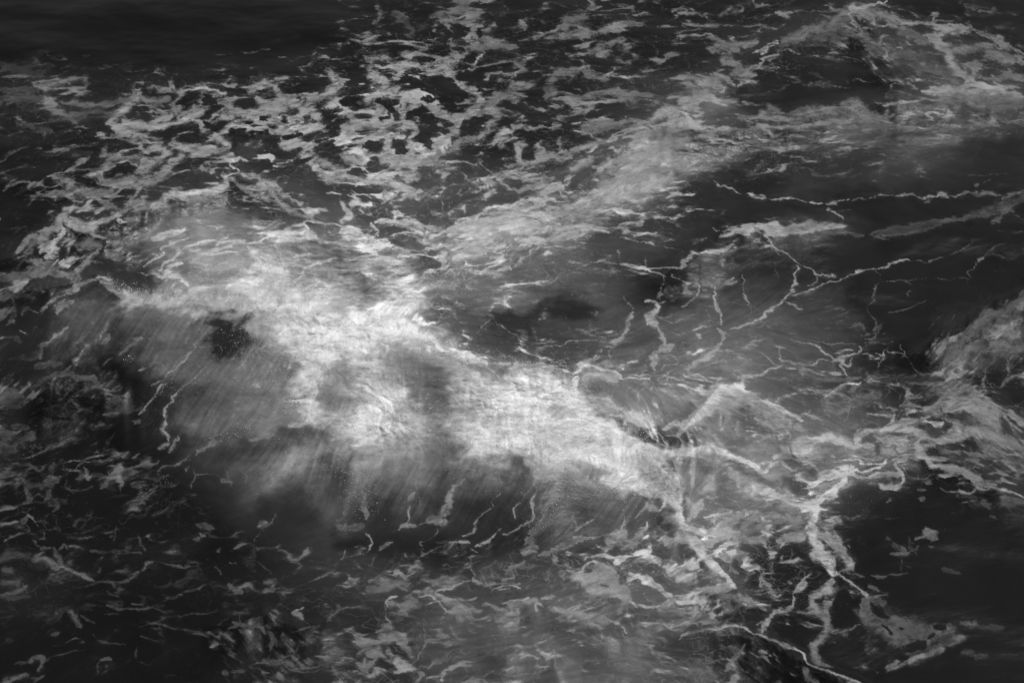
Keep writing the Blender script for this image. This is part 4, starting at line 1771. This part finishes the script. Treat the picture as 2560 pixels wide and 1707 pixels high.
def build_maps(STROKES, log=print):
    t0 = time.time()
    X, Y = np.meshgrid(GX, GY); NH, NW = X.shape
    WX, WY, _ = to_world(X, Y, 0.); WX = WX.astype(np.float32); WY = WY.astype(np.float32)
    # gentle bending of everything surveyed, so no outline stays straight
    bx = fbm(WX/1.1, WY/1.1, 3, 1)*9+fbm(WX/.35, WY/.35, 4, 4, .6)*7; by = fbm(WX/1.1+40, WY/1.1, 3, 2)*6+fbm(WX/.35+9, WY/.35, 4, 5, .6)*5.5
    XB, YB = X+bx, Y+by
    # flow angle
    num = np.zeros((2,NH//8+1,NW//8+1), np.float32); den = np.zeros(num.shape[1:], np.float32)
    xs, ys = X[::8,::8], Y[::8,::8]
    num = num[:,:xs.shape[0],:xs.shape[1]]; den = den[:xs.shape[0],:xs.shape[1]]
    for tk in FLOW.split():
        px, py, an = map(float, tk.split(',')); w = 1/(((xs-px)/100)**2+((ys-py)/80)**2+.15)**2
        a = math.radians(an)*2; num[0] += w*math.cos(a); num[1] += w*math.sin(a); den += w
    ang8 = np.arctan2(num[1], num[0])/2
    iy = np.clip(np.arange(NH)/8, 0, xs.shape[0]-1.001); ix = np.clip(np.arange(NW)/8, 0, xs.shape[1]-1.001)
    def up(a):
        j = iy.astype(int)[:,None]; i = ix.astype(int)[None]; fv = (iy-iy.astype(int))[:,None]; fu = (ix-ix.astype(int))[None]
        return ((a[j,i]*(1-fu)+a[j,i+1]*fu)*(1-fv)+(a[j+1,i]*(1-fu)+a[j+1,i+1]*fu)*fv).astype(np.float32)
    c2 = up(np.cos(2*ang8)); s2 = up(np.sin(2*ang8)); A = np.arctan2(s2, c2)/2
    cov = grid_field(COVER, XB, YB, 128, 122)/100
    A = A+fbm(WX/2.5, WY/2.5, 3, 3)*.30+fbm(WX/.9, WY/.9, 3, 2)*1.6*sstep(.5,.85,cov)
    VX = np.cos(A).astype(np.float32); VY = -np.sin(A).astype(np.float32)
    JJ, II = np.meshgrid(np.arange(NH, dtype=np.float32), np.arange(NW, dtype=np.float32), indexing='ij')
    def lic(imgs, L, h=1.0):
        out = [im.copy() for im in imgs]; n = 1
        for s in (1,-1):
            pi, pj = II.copy(), JJ.copy(); dx, dy = VX*s, VY*s
            for k in range(L):
                pi = pi+dx*h; pj = pj+dy*h
                i = np.clip(pi+.5, 0, NW-1).astype(np.int32); j = np.clip(pj+.5, 0, NH-1).astype(np.int32)
                ndx, ndy = VX[j,i], VY[j,i]; f = np.where(ndx*dx+ndy*dy < 0, -1, 1).astype(np.float32); dx, dy = ndx*f, ndy*f
                for q, im in enumerate(imgs): out[q] += im[j,i]
                n += s > 0
        return [o/(2*L+1) for o in out]
    log('flow %.1f' % (time.time()-t0))
    # ---- surveyed fields
    milk_shade = grid_field(MILK_SHADE, X+bx*2, Y+by*2, 128, 122); ft = grid_field(FOAM, XB, YB, 256, 244)  # water tone mixes aeration with shading of the wave faces painted as colour
    # ---- foam patterns
    wa = fbm(WX/1.6, WY/1.6, 4, 0)*.55; wb = fbm(WX/1.6+31, WY/1.6+5, 4, 2)*.55
    wc = fbm(WX/.35, WY/.35, 3, 1)*.10; wd = fbm(WX/.35+31, WY/.35+5, 3, 3)*.10
    PX, PY = WX+wa+wc, WY+wb+wd
    def web(s, ox):      # grows away from the middle of each rounded hole
        f1, f2 = worley(PX/(s*1.25)+ox, PY/(s*.85)+ox*.7); return np.clip(f1*1.05+.22*(1-np.clip((f2-f1)*2,0,1)), 0, 1.2)
    w1, w2, w3 = web(1.15, 3.), web(.5, 50.), web(.21, 90.)
    fb = fbm(PX/1.4, PY/1.4, 5, 2, .6)
    base = .52*w1+.36*w2+.16*w3+.30*(fb*.5+.5)
    rid = ridged(PX/.9, PY/.75, 6, 4, .62)
    cell = .84*base/.9+.16*rid
    white = RS.rand(NH, NW).astype(np.float32); w2b = blur(white, 1); w2b = (w2b-w2b.mean())/w2b.std(); w4b = blur(RS.rand(NH,NW).astype(np.float32), 3); w4b = (w4b-w4b.mean())/w4b.std()
    cl, = lic([cell], 5)
    fine, mid = lic([w2b, w4b], 16)
    thread, = lic([w2b], 46); thread /= thread.std()
    fine /= fine.std(); mid /= mid.std()
    log('lic %.1f' % (time.time()-t0))
    def uni(a):     # rank-transform so that a threshold of 1-c leaves a share c
        s = np.sort(a[::9,::9].ravel()); return np.interp(a, s, np.linspace(0,1,s.size)).astype(np.float32)
    steep = np.abs(np.sin(A))
    ucell = uni(cell*.8+cl*.4+.01*fine); ustr = uni(.9*mid+.8*fine+2.2*fbm(PX/.9, PY/.9, 4, 5)+1.2*(cl-cl.mean())/cl.std())
    st = sstep(.45, .75, steep)*(1-.8*sstep(.5, .75, cov))
    gr = RS.rand(NH, NW).astype(np.float32)*2-1
    la1, la2 = worley(PX/.62+7, PY/.5+3); lb1, lb2 = worley(PX/.27+17, PY/.22+13)
    bub = 1-np.clip((la2-la1)*1.1,0,1)*.5-np.clip((lb2-lb1)*1.1,0,1)*.5
    brk = fbm(WX/.5+3, WY/.5, 4, 1)
    lace = np.maximum((1-sstep(0,.075,la2-la1))*sstep(-.15,.35,brk), .8*(1-sstep(0,.12,lb2-lb1))*sstep(0,.5,fbm(WX/.8, WY/.8+9, 4, 2)))
    tiny = .2*gr+fbm(PX/.13, PY/.10, 4, 5, .65); tinys, = lic([tiny], 4); tiny = .5*tiny+.8*tinys
    froth = fbm(WX/.9+1.5*wb+.6*tiny, WY/.7+1.5*wa, 6, 3, .64)
    pat = ucell*(1-st)+ustr*st
    big = poly_mask(WAVES[0][4], X+bx*3, Y+by*3); big = blur(big.astype(np.float32), 6)
    cov = cov*(1-.95*big); low = (1-sstep(700,880,X))*sstep(1290, 1400, Y)*(1-sstep(1500,1700,X)*(1-sstep(1250,1300,Y))); cov = cov*(1-(.45-.25*sstep(750,950,X))*low)
    cov = cov*(1-.88*np.exp(-((X-1850)/230)**4-((Y-1130)/150)**4))
    cov = cov*(1-.62*np.exp(-((X-640)/400)**4-((Y-680)/95)**4))
    c = np.clip(cov*.92, 0, 1)
    c = c*(.62+.38*sstep(.6,.85,c))
    e = pat-(1-c)+.10*tiny+.02*fine+.17*(bub-.6)
    V = ft*(.87+.16*froth+.11*tiny+.04*fine+.75*np.clip(e,0,.38)+.16*fbm(WX/1.2, WY/.9, 3, 4))
    F = sstep(-.01, .11, e)**.8*sstep(.005,.03,c)*np.clip(.80+.4*froth+1.3*np.clip(e,0,.3),.3,1)
    Fthin = sstep(-.36, .08, e+.05*mid)*sstep(.01,.05,c)       # thin scum round the thicker foam
    ft = np.where(low > 0, ft*(1-.18*low), ft)
    # ---- traced foam
    rag = tiny*.65+.10*fine+.12*mid+fbm(WX/.6, WY/.6, 3, 4)*.35+(.62-bub)*.9
    mst = fbm(PX/.9, PY/.9, 5, 0, .6)+.08*mid
    lum = np.clip(.88+.45*fbm(WX/.3+5, WY/.24, 4, 0, .6)+.12*tiny, .35, 1)
    S = np.zeros_like(F); HO = np.zeros_like(F); SV = np.zeros_like(F); SW = np.zeros_like(F)+1e-4
    ox = oy = 0
    for ln in STROKES.strip().splitlines():
        p = ln.split()
        if p[0] == 'T': ox, oy = float(p[1]), float(p[2]); k = 1/(float(p[3]) if len(p) > 3 else 2.613); continue
        if p[0] == 'm':
            cl_ = float(p[3]); q = p[4:]; w = float(p[1])*k; v = float(p[2])
        elif p[0] == 'h': w = float(p[1])*k; v = 0; q = p[2:]
        else: w = float(p[1])*k; v = float(p[2]); q = p[3:]
        pts = [tuple(float(z)*k+o for z, o in zip(t.split(','), (ox,oy))) for t in q if ',' in t]
        if len(pts) == 1: pts = pts*2
        if p[0] != 'm': pts = smooth_line(pts, 4 if w < 30 else 3)
        if w < 6.5 and p[0] in 'fg': w *= .85
        if 8 < w < 20 and p[0] == 'g': w *= .82
        m = w*1.1+26 if p[0] != 'm' else w*1.6+20
        x0 = min(a for a,b in pts)-m; x1 = max(a for a,b in pts)+m; y0 = min(b for a,b in pts)-m; y1 = max(b for a,b in pts)+m
        i0, i1 = np.searchsorted(GX, (x0,x1)); j0, j1 = np.searchsorted(GY, (y0,y1))
        if i1-i0 < 2 or j1-j0 < 2: continue
        sl = (slice(j0,j1), slice(i0,i1)); (xs_, ys_) = (XB[sl], YB[sl]) if p[0] != 'm' else (X[sl]+bx[sl]*2.6, Y[sl]+by[sl]*2.6)
        best = np.full(xs_.shape, 1e9, np.float32); n = len(pts)-1; L = [0.]
        for a, b in zip(pts, pts[1:]): L.append(L[-1]+math.hypot(b[0]-a[0], b[1]-a[1])+1e-3)
        thin = w < 14
        for s, ((ax,ay),(bx_,by_)) in enumerate(zip(pts, pts[1:])):
            dx, dy = bx_-ax, by_-ay; l2 = dx*dx+dy*dy+1e-6
            t = np.clip(((xs_-ax)*dx+(ys_-ay)*dy)/l2, 0, 1)
            g = (L[s]+t*(L[s+1]-L[s]))/L[-1]
            wl = w*(.55+.45*np.minimum(1, np.minimum(g, 1-g)*5)) if thin else w*(.75+.25*np.minimum(1, np.minimum(g,1-g)*4))
            d = np.sqrt((xs_-ax-t*dx)**2+((ys_-ay-t*dy)*1.0)**2)/(wl*.5)
            best = np.minimum(best, d)
        r = rag[sl]
        if p[0] == 'm':
            g_ = cl_*np.exp(-np.maximum(best*.66+.28*mst[sl], 0)**2.0); milk_shade[sl] += (v-milk_shade[sl])*g_; continue  # soft water tone, dark swell faces painted in as colour
        if p[0] == 'h':
            HO[sl] = np.maximum(HO[sl], 1-sstep(.75, 1.1, best+r*.35))
        else:
            if p[0] == 'g': q_ = (1-sstep(.5, 1.12 if w > 8 else 1.35, best+r*(.55 if w > 8 else .7)+(.28*mst[sl] if w > 15 else 0)))*np.clip(lum[sl]+(.15 if w > 12 else 0), 0, 1)
            elif w < 8: q_ = (1-sstep(.3, 1.4, best+r*.9))*lum[sl]*(.25+.75*sstep(-.55, .15, brk[sl]))
            elif w < 30: q_ = (1-sstep(.45, 1.2, best+r*.95))*lum[sl]
            else:
                q_ = (1-sstep(.40, 1.15, best+r*.75+(.70-pat[sl])*1.0))*lum[sl]
            S[sl] = np.maximum(S[sl], q_)
            ww = np.exp(-np.minimum(best,3)**2*1.2)*min(1, (w+6)/14)+1e-5
            SV[sl] += ww*ww*v; SW[sl] += ww*ww
    SVv = SV/SW; mixv = np.clip(SW*2.0, 0, 1)
    F = F*(1-.35*np.clip(S*1.5,0,1))
    V = V*(1-mixv)+SVv*mixv*(.98+.13*froth+.11*tiny+.03*fine)
    F = np.maximum(F, S); F = F*(1-HO*.93)*(1-.10*np.clip(-tiny*1.6,0,1))
    log('strokes %.1f' % (time.time()-t0))
    milk_shade = np.where(milk_shade > 140, 140+(milk_shade-140)*.97, milk_shade)*(1+.04*big*sstep(45,80,milk_shade)*(1-.6*sstep(1300,1500,X)))
    clump = fbm(WX/.42+.35*wa, WY/.30+.35*wb, 6, 2, .70)
    M = milk_shade*(1+.10*fbm(PX/1.3, PY/1.3, 5, 3)*sstep(32,80,milk_shade)+.03*fine*sstep(32,70,milk_shade)+(.05*froth+.05*tiny)*sstep(60,120,milk_shade)+(.04*froth+.18*clump+.06*gr)*sstep(90,160,milk_shade)+(.040*thread*sstep(-.5,.5,fbm(WX/1.6, WY/1.2, 3, 5))+.03*gr+.04*froth)*big*st*sstep(32,60,milk_shade)*(1-sstep(100,135,milk_shade)))
    Ft = Fthin*.30*(1-HO)
    halo = (.75*blur(S, 3)+.6*blur(S, 9))*np.clip(.30+.45*tiny+.25*(pat-.5), 0, .6)*(1-HO)
    D = 1-(1-np.clip(F,0,1))*(1-Ft)*(1-np.clip(halo,0,.5))
    tone = M
    ln_ = lace*(.60*sstep(.03,.22,cov)*(1-sstep(.5,.8,cov))+.11*sstep(45,80,milk_shade))*(1-HO*.6)
    D = 1-(1-D)*(1-ln_*.9)
    VV = np.maximum(V, M+12)
    # specks of froth
    sp = vnoise(WX/.045, WY/.045, 1); near = sstep(40, 110, milk_shade)
    D = np.clip(np.maximum(D, sstep(.80, .95, sp)*(.25+.3*near)*sstep(.0,.1,cov+near*.2)), 0, 1)
    tone = M+(VV-M)*D
    # ---- heights
    H = np.zeros_like(F); crest_d = []
    jag2 = fbm(X/30, Y/120, 4, 1, .5)
    for ln in CRESTS.strip().splitlines():
        a, b = ln.split('|'); h, fl, bw, rg = map(float, a.split()); pts = np.array([[float(z) for z in t.split(',')] for t in b.split()])
        yc = np.interp(GX, pts[:,0], pts[:,1]); n = max(1,int(14/STEP)); kk = np.hanning(2*n+1); kk /= kk.sum()
        yc = np.convolve(np.pad(yc, n, mode='edge'), kk, 'valid')
        
        
        wv = np.array(fbm(GX/55, GX*0+h*7+pts[0,0]*.01, 3, 3, .45))[None]*min(10, rg*1.4)
        x0, x1 = pts[0,0], pts[-1,0]; e = min(150, (x1-x0)*.35)
        wx = sstep(x0-e*.6, x0+e*.6, GX)*(1-sstep(x1-e*.6, x1+e*.6, GX))
        if h > 1.5: wx = wx*(1-sstep(1330, 1700, GX))
        d = YB*.2+Y*.8-yc[None]; d = d-wv*np.exp(-(d/55)**2); d = d-rg*.7*jag2*np.exp(-(d/14)**2); bw = bw*.6
        pr = np.where(d > 0, .5+.5*np.cos(np.pi*np.clip(d/(fl*(1-(.35*sstep(1300, 1680, X) if h > 1.5 else 0))), 0, 1)**.72), np.exp(-np.clip(-d/bw, 0, 12)**1.3))
        H = H+h*wx[None]*pr*(1 if h < 2 else 1)
    bil = sum(a_*np.abs(vnoise(WX*f_+wa*1.5+3*k_, WY*f_*1.1+wb*1.5, k_)) for a_, f_, k_ in ((1,1.9,1),(.4,4.3,2)))-.4
    fluff = box(sstep(125,190,tone), 4)
    H += .15*fbm(WX/4.5, WY/3.2, 2, 1)+.016*fbm(WX/1.0+.5*wa, WY/.7, 2, 3)*(1-.7*big)+.0005*fine
    Fs = box(F, 2); H += (.009*Fs*(1-.75*big))*(.8+.25*box(tiny,1))+fluff*(.010*froth+.032*bil)
    sj = (np.arange(NH, dtype=np.float32)*.0080*STEP)[:,None]      # no face of a wave steeper than water stands
    cut = np.minimum.accumulate((H+sj)[::-1], axis=0)[::-1]-sj-H; H = H+blur(np.minimum(box(cut, 2)*1.25, 0), 22)
    ex = np.minimum(np.minimum(X+MARG, 2560+MARG-X), np.minimum(Y+MARG, 1707+MARG-Y)); fade = sstep(0, 200, ex)
    H *= fade; tone = 28+(tone-28)*fade; M = 28+(M-28)*fade; F = F*fade; D = D*fade
    log('done %.1f' % (time.time()-t0))
    return dict(H=H.astype(np.float32), tone=tone.astype(np.float32), F=np.clip(F,0,1).astype(np.float32), milk_shade=milk_shade, M=M.astype(np.float32), V=VV.astype(np.float32), D=D.astype(np.float32))

# =====================================================================  materials
def water_material(name, foam):
    m = bpy.data.materials.new(name); m.use_nodes = True; t = m.node_tree; t.nodes.clear(); N = t.nodes.new; L = t.links.new
    out = N('ShaderNodeOutputMaterial'); p = N('ShaderNodeBsdfPrincipled'); L(p.outputs[0], out.inputs[0])
    def math_(op, x, y=None, z=None, clamp=False):
        n = N('ShaderNodeMath'); n.operation = op; n.use_clamp = clamp
        for k, v in enumerate((x, y, z)):
            if v is None: continue
            if isinstance(v, (int, float)): n.inputs[k].default_value = v
            else: L(v, n.inputs[k])
        return n.outputs[0]
    def attr(nm):
        n = N('ShaderNodeAttribute'); n.attribute_name = nm; return n.outputs['Fac']
    wt, fo, fd = attr('water_paleness'), attr('foam_paleness'), attr('froth')
    tc = N('ShaderNodeTexCoord')
    def noise(sc_, det, ro, dist=0):
        n = N('ShaderNodeTexNoise'); n.inputs['Scale'].default_value = sc_; n.inputs['Detail'].default_value = det
        n.inputs['Roughness'].default_value = ro; n.inputs['Distortion'].default_value = dist; L(tc.outputs['Object'], n.inputs['Vector']); return n.outputs['Fac']
    n1 = noise(12, 7, .74, .8); n3 = noise(26, 4, .7, .3)
    # the fine torn edge of the froth
    q = math_('MULTIPLY', math_('MULTIPLY', fd, math_('SUBTRACT', 1.02, fd)), math_('SUBTRACT', n1, .5)); q = math_('MULTIPLY_ADD', q, 8.5, fd, True)
    d2 = math_('ADD', wt, math_('MULTIPLY', q, math_('SUBTRACT', fo, wt)))
    amp = math_('MULTIPLY_ADD', fd, .34, .10)
    d3 = math_('MULTIPLY', d2, math_('MULTIPLY_ADD', math_('SUBTRACT', n3, .5), amp, 1.0))
    alb = math_('MULTIPLY', math_('SUBTRACT', math_('POWER', math_('MAXIMUM', d3, .01), 2.25), BLACK), GAIN)
    alb = math_('MINIMUM', math_('MAXIMUM', alb, .003), .92)
    comb = N('ShaderNodeCombineColor')
    for i in range(3): L(alb, comb.inputs[i])
    L(comb.outputs[0], p.inputs['Base Color'])
    r = N('ShaderNodeMapRange'); r.inputs['To Min'].default_value = .36; r.inputs['To Max'].default_value = .85; L(fd, r.inputs['Value']); L(r.outputs[0], p.inputs['Roughness'])
    p.inputs['IOR'].default_value = 1.33
    n2 = N('ShaderNodeTexNoise'); n2.inputs['Scale'].default_value = 3.2; n2.inputs['Detail'].default_value = 7; n2.inputs['Roughness'].default_value = .62; n2.inputs['Distortion'].default_value = .6
    mp = N('ShaderNodeMapping'); mp.inputs['Scale'].default_value = (.7, 1.35, 1); L(tc.outputs['Object'], mp.inputs['Vector']); L(mp.outputs[0], n2.inputs['Vector'])
    b = N('ShaderNodeBump'); b.inputs['Strength'].default_value = .12 if not foam else .3; b.inputs['Distance'].default_value = .09
    L(n2.outputs['Fac'], b.inputs['Height']); L(b.outputs[0], p.inputs['Normal'])
    return m
MAT_W = water_material('dark sea water with air clouds and painted shade', False); MAT_F = water_material('sea foam', True)  # water colour carries painted wave shade besides the air clouds
def drop_material():
    m = bpy.data.materials.new('spray'); m.use_nodes = True; p = m.node_tree.nodes['Principled BSDF']
    p.inputs['Base Color'].default_value = (.85,.85,.85,1); p.inputs['Roughness'].default_value = .3
    nz = m.node_tree.nodes.new('ShaderNodeTexNoise'); nz.inputs['Scale'].default_value = 4
    mr = m.node_tree.nodes.new('ShaderNodeMapRange'); mr.inputs['To Min'].default_value = .6; mr.inputs['To Max'].default_value = 1
    cc = m.node_tree.nodes.new('ShaderNodeCombineColor'); m.node_tree.links.new(nz.outputs[0], mr.inputs[0])
    for i in range(3): m.node_tree.links.new(mr.outputs[0], cc.inputs[i])
    m.node_tree.links.new(cc.outputs[0], p.inputs['Base Color'])
    return m
MAT_D = drop_material()

# =====================================================================  the sea surface as one sheet of points
MP = build_maps(STROKES)
def outer(a, b, n, k): return a+(b-a)*(np.linspace(0,1,n+1)[1:])**k
XL = outer(-MARG, -9000, 34, 2.2)[::-1]; XR = outer(GX[-1], 11500, 34, 2.2)
YT = outer(-MARG, -2485, 46, 1.15)[::-1]; YB_ = outer(GY[-1], 5200, 26, 1.6)
FX = np.concatenate([XL, GX, XR]).astype(np.float64); FY = np.concatenate([YT, GY, YB_]).astype(np.float64)
nl, ntp = len(XL), len(YT)
def spread(a, fill):
    o = np.full((len(FY), len(FX)), fill, np.float32); o[ntp:ntp+len(GY), nl:nl+len(GX)] = a; return o
Hh = spread(MP['H'], 0); TN = spread(MP['tone'], 28.); MT = spread(MP['M'], 28.).ravel()/255; VT = spread(MP['V'], 60.).ravel()/255; DD = spread(MP['D'], 0.).ravel(); FF = spread(MP['F'], 0)
XX, YY = np.meshgrid(FX, FY)
PXw, PYw, PZw = to_world(XX, YY, Hh.astype(np.float64))
CO = np.stack([PXw, PYw, PZw], -1).reshape(-1,3).astype(np.float32); FOA = FF.ravel()
NR, NC = XX.shape
fi = (np.arange(NR-1)[:,None]*NC+np.arange(NC-1)[None]).ravel()
FACES = np.stack([fi, fi+NC, fi+NC+1, fi+1], -1)
fc = lambda a: (a[:-1,:-1]+a[1:,:-1]+a[:-1,1:]+a[1:,1:])/4
FXc = fc(XX+0.); FYc = fc(YY+0.); Ff = fc(FF).ravel(); Tf = fc(TN).ravel()
wob = fbm(FXc/60, FYc/45, 4, 2)
RXc = FXc+wob*16; RYc = FYc+fbm(FXc/60+9, FYc/45, 4, 3)*12
def inside(poly):
    pts = [tuple(map(float, t.split(','))) for t in poly.split()]; r = np.zeros(RXc.shape, bool)
    for (x1,y1),(x2,y2) in zip(pts, pts[1:]+pts[:1]):
        if y1 == y2: continue
        r ^= ((y1 > RYc) != (y2 > RYc)) & (RXc < (x2-x1)*(RYc-y1)/(y2-y1)+x1)
    return r.ravel()
def sheet(name, mask, mat, parent=None):
    if mask.sum() < 8: return None
    f = FACES[mask]; u, inv = np.unique(f.ravel(), return_inverse=True)
    me = bpy.data.meshes.new(name); n = len(f)
    me.vertices.add(len(u)); me.vertices.foreach_set('co', CO[u].ravel())
    me.loops.add(n*4); me.loops.foreach_set('vertex_index', inv.astype(np.int32).ravel())
    me.polygons.add(n); me.polygons.foreach_set('loop_start', np.arange(0, n*4, 4, dtype=np.int32))
    me.polygons.foreach_set('loop_total', np.full(n, 4, np.int32)); me.polygons.foreach_set('use_smooth', np.ones(n, bool))
    for nm, ar in (('water_paleness', MT), ('foam_paleness', VT), ('froth', DD)):
        a = me.attributes.new(nm, 'FLOAT', 'POINT'); a.data.foreach_set('value', ar[u])
    me.update(calc_edges=True); me.materials.append(mat)
    o = bpy.data.objects.new(name, me); sc.collection.objects.link(o)
    if parent is not None: o.parent = parent; o.matrix_parent_inverse = parent.matrix_world.inverted()
    return o
def tag(o, label=None, cat=None, group=None, kind=None):
    if label: o['label'] = label
    if cat: o['category'] = cat
    if group: o['group'] = group
    if kind: o['kind'] = kind
    return o
def at(x, y):
    i = int(np.clip(np.searchsorted(FX, x), 0, NC-1)); j = int(np.clip(np.searchsorted(FY, y), 0, NR-1)); return CO[j*NC+i]
FT = .42
taken = np.zeros(len(FACES), bool)
# ---- waves: the swell of water itself with the foam it carries
roots = {}
for name, cat, label, loc, poly, group in WAVES:
    m = inside(poly) & ~taken; taken |= m
    e = bpy.data.objects.new(name, None); sc.collection.objects.link(e); p = at(*loc); e.location = (float(p[0]), float(p[1]), 0.); e.empty_display_size = .5
    bpy.context.view_layer.update()
    tag(e, label, cat, group); roots[label] = e
    top = (Ff > .5) & (Tf > 150)
    big = name == 'breaking_wave'
    sheet('water_face', m & ~(Ff > FT), MAT_W, e)
    if big:
        sheet('crest_foam', m & (Ff > FT) & top, MAT_F, e); sheet('foam_streaks', m & (Ff > FT) & ~top, MAT_F, e)
    else: sheet('foam', m & (Ff > FT), MAT_F, e)
# ---- foam lying on the open water
for name, cat, label, poly, group in FOAMS:
    m = inside(poly) & ~taken & (Ff > FT); taken |= m
    o = sheet(name, m, MAT_F); tag(o, label, cat, group)
m = ~taken & (Ff > FT); taken |= m
tag(sheet('scattered_foam', m, MAT_F), 'small scattered flecks and shreds of foam drifting between the larger patches', 'foam', None, 'stuff')
tag(sheet('sea_water', ~taken, MAT_W), 'dark sea water with pale clouds of air below the surface and painted wave shade', 'water', None, 'structure')

# ---- flying and clinging drops
OV = np.array([(1,0,0),(-1,0,0),(0,1,0),(0,-1,0),(0,0,1),(0,0,-1)], np.float32)
OF = np.array([(0,2,4),(2,1,4),(1,3,4),(3,0,4),(2,0,5),(1,2,5),(3,1,5),(0,3,5)], np.int32)
rs = np.random.RandomState(5)
def drops(name, clusters, parent):
    P = []; R = []
    for cl in clusters.strip().splitlines():
        x0, y0, x1, y1, wd, n, up, r = map(float, cl.split()); n = int(n*DROPS)
        t = rs.rand(n); X = x0+(x1-x0)*t+rs.randn(n)*wd; Y = y0+(y1-y0)*t+rs.randn(n)*wd*.7
        i = np.clip(np.searchsorted(FX, X), 0, NC-1); j = np.clip(np.searchsorted(FY, Y), 0, NR-1)
        c = CO[j*NC+i].copy(); c[:,2] += .015+up*rs.rand(n)**2.5; P.append(c); R.append(r*.8*(.35+rs.rand(n)**4*1.3))
    P = np.concatenate(P); R = np.concatenate(R).astype(np.float32); n = len(P)
    V = (P[:,None]+OV[None]*R[:,None,None]).reshape(-1,3); F = (OF[None]+np.arange(n, dtype=np.int32)[:,None,None]*6).reshape(-1)
    me = bpy.data.meshes.new(name); me.vertices.add(len(V)); me.vertices.foreach_set('co', V.ravel()); k = len(F)//3
    me.loops.add(len(F)); me.loops.foreach_set('vertex_index', F); me.polygons.add(k)
    me.polygons.foreach_set('loop_start', np.arange(0, k*3, 3, dtype=np.int32)); me.polygons.foreach_set('loop_total', np.full(k, 3, np.int32))
    me.polygons.foreach_set('use_smooth', np.ones(k, bool))
    me.update(calc_edges=True); me.materials.append(MAT_D)
    o = bpy.data.objects.new(name, me); sc.collection.objects.link(o); o['kind'] = 'stuff'
    if parent is not None: o.parent = parent; o.matrix_parent_inverse = parent.matrix_world.inverted()
    return o
for lab, cl in SPRAY.items(): drops('spray_drops', cl, roots[lab])
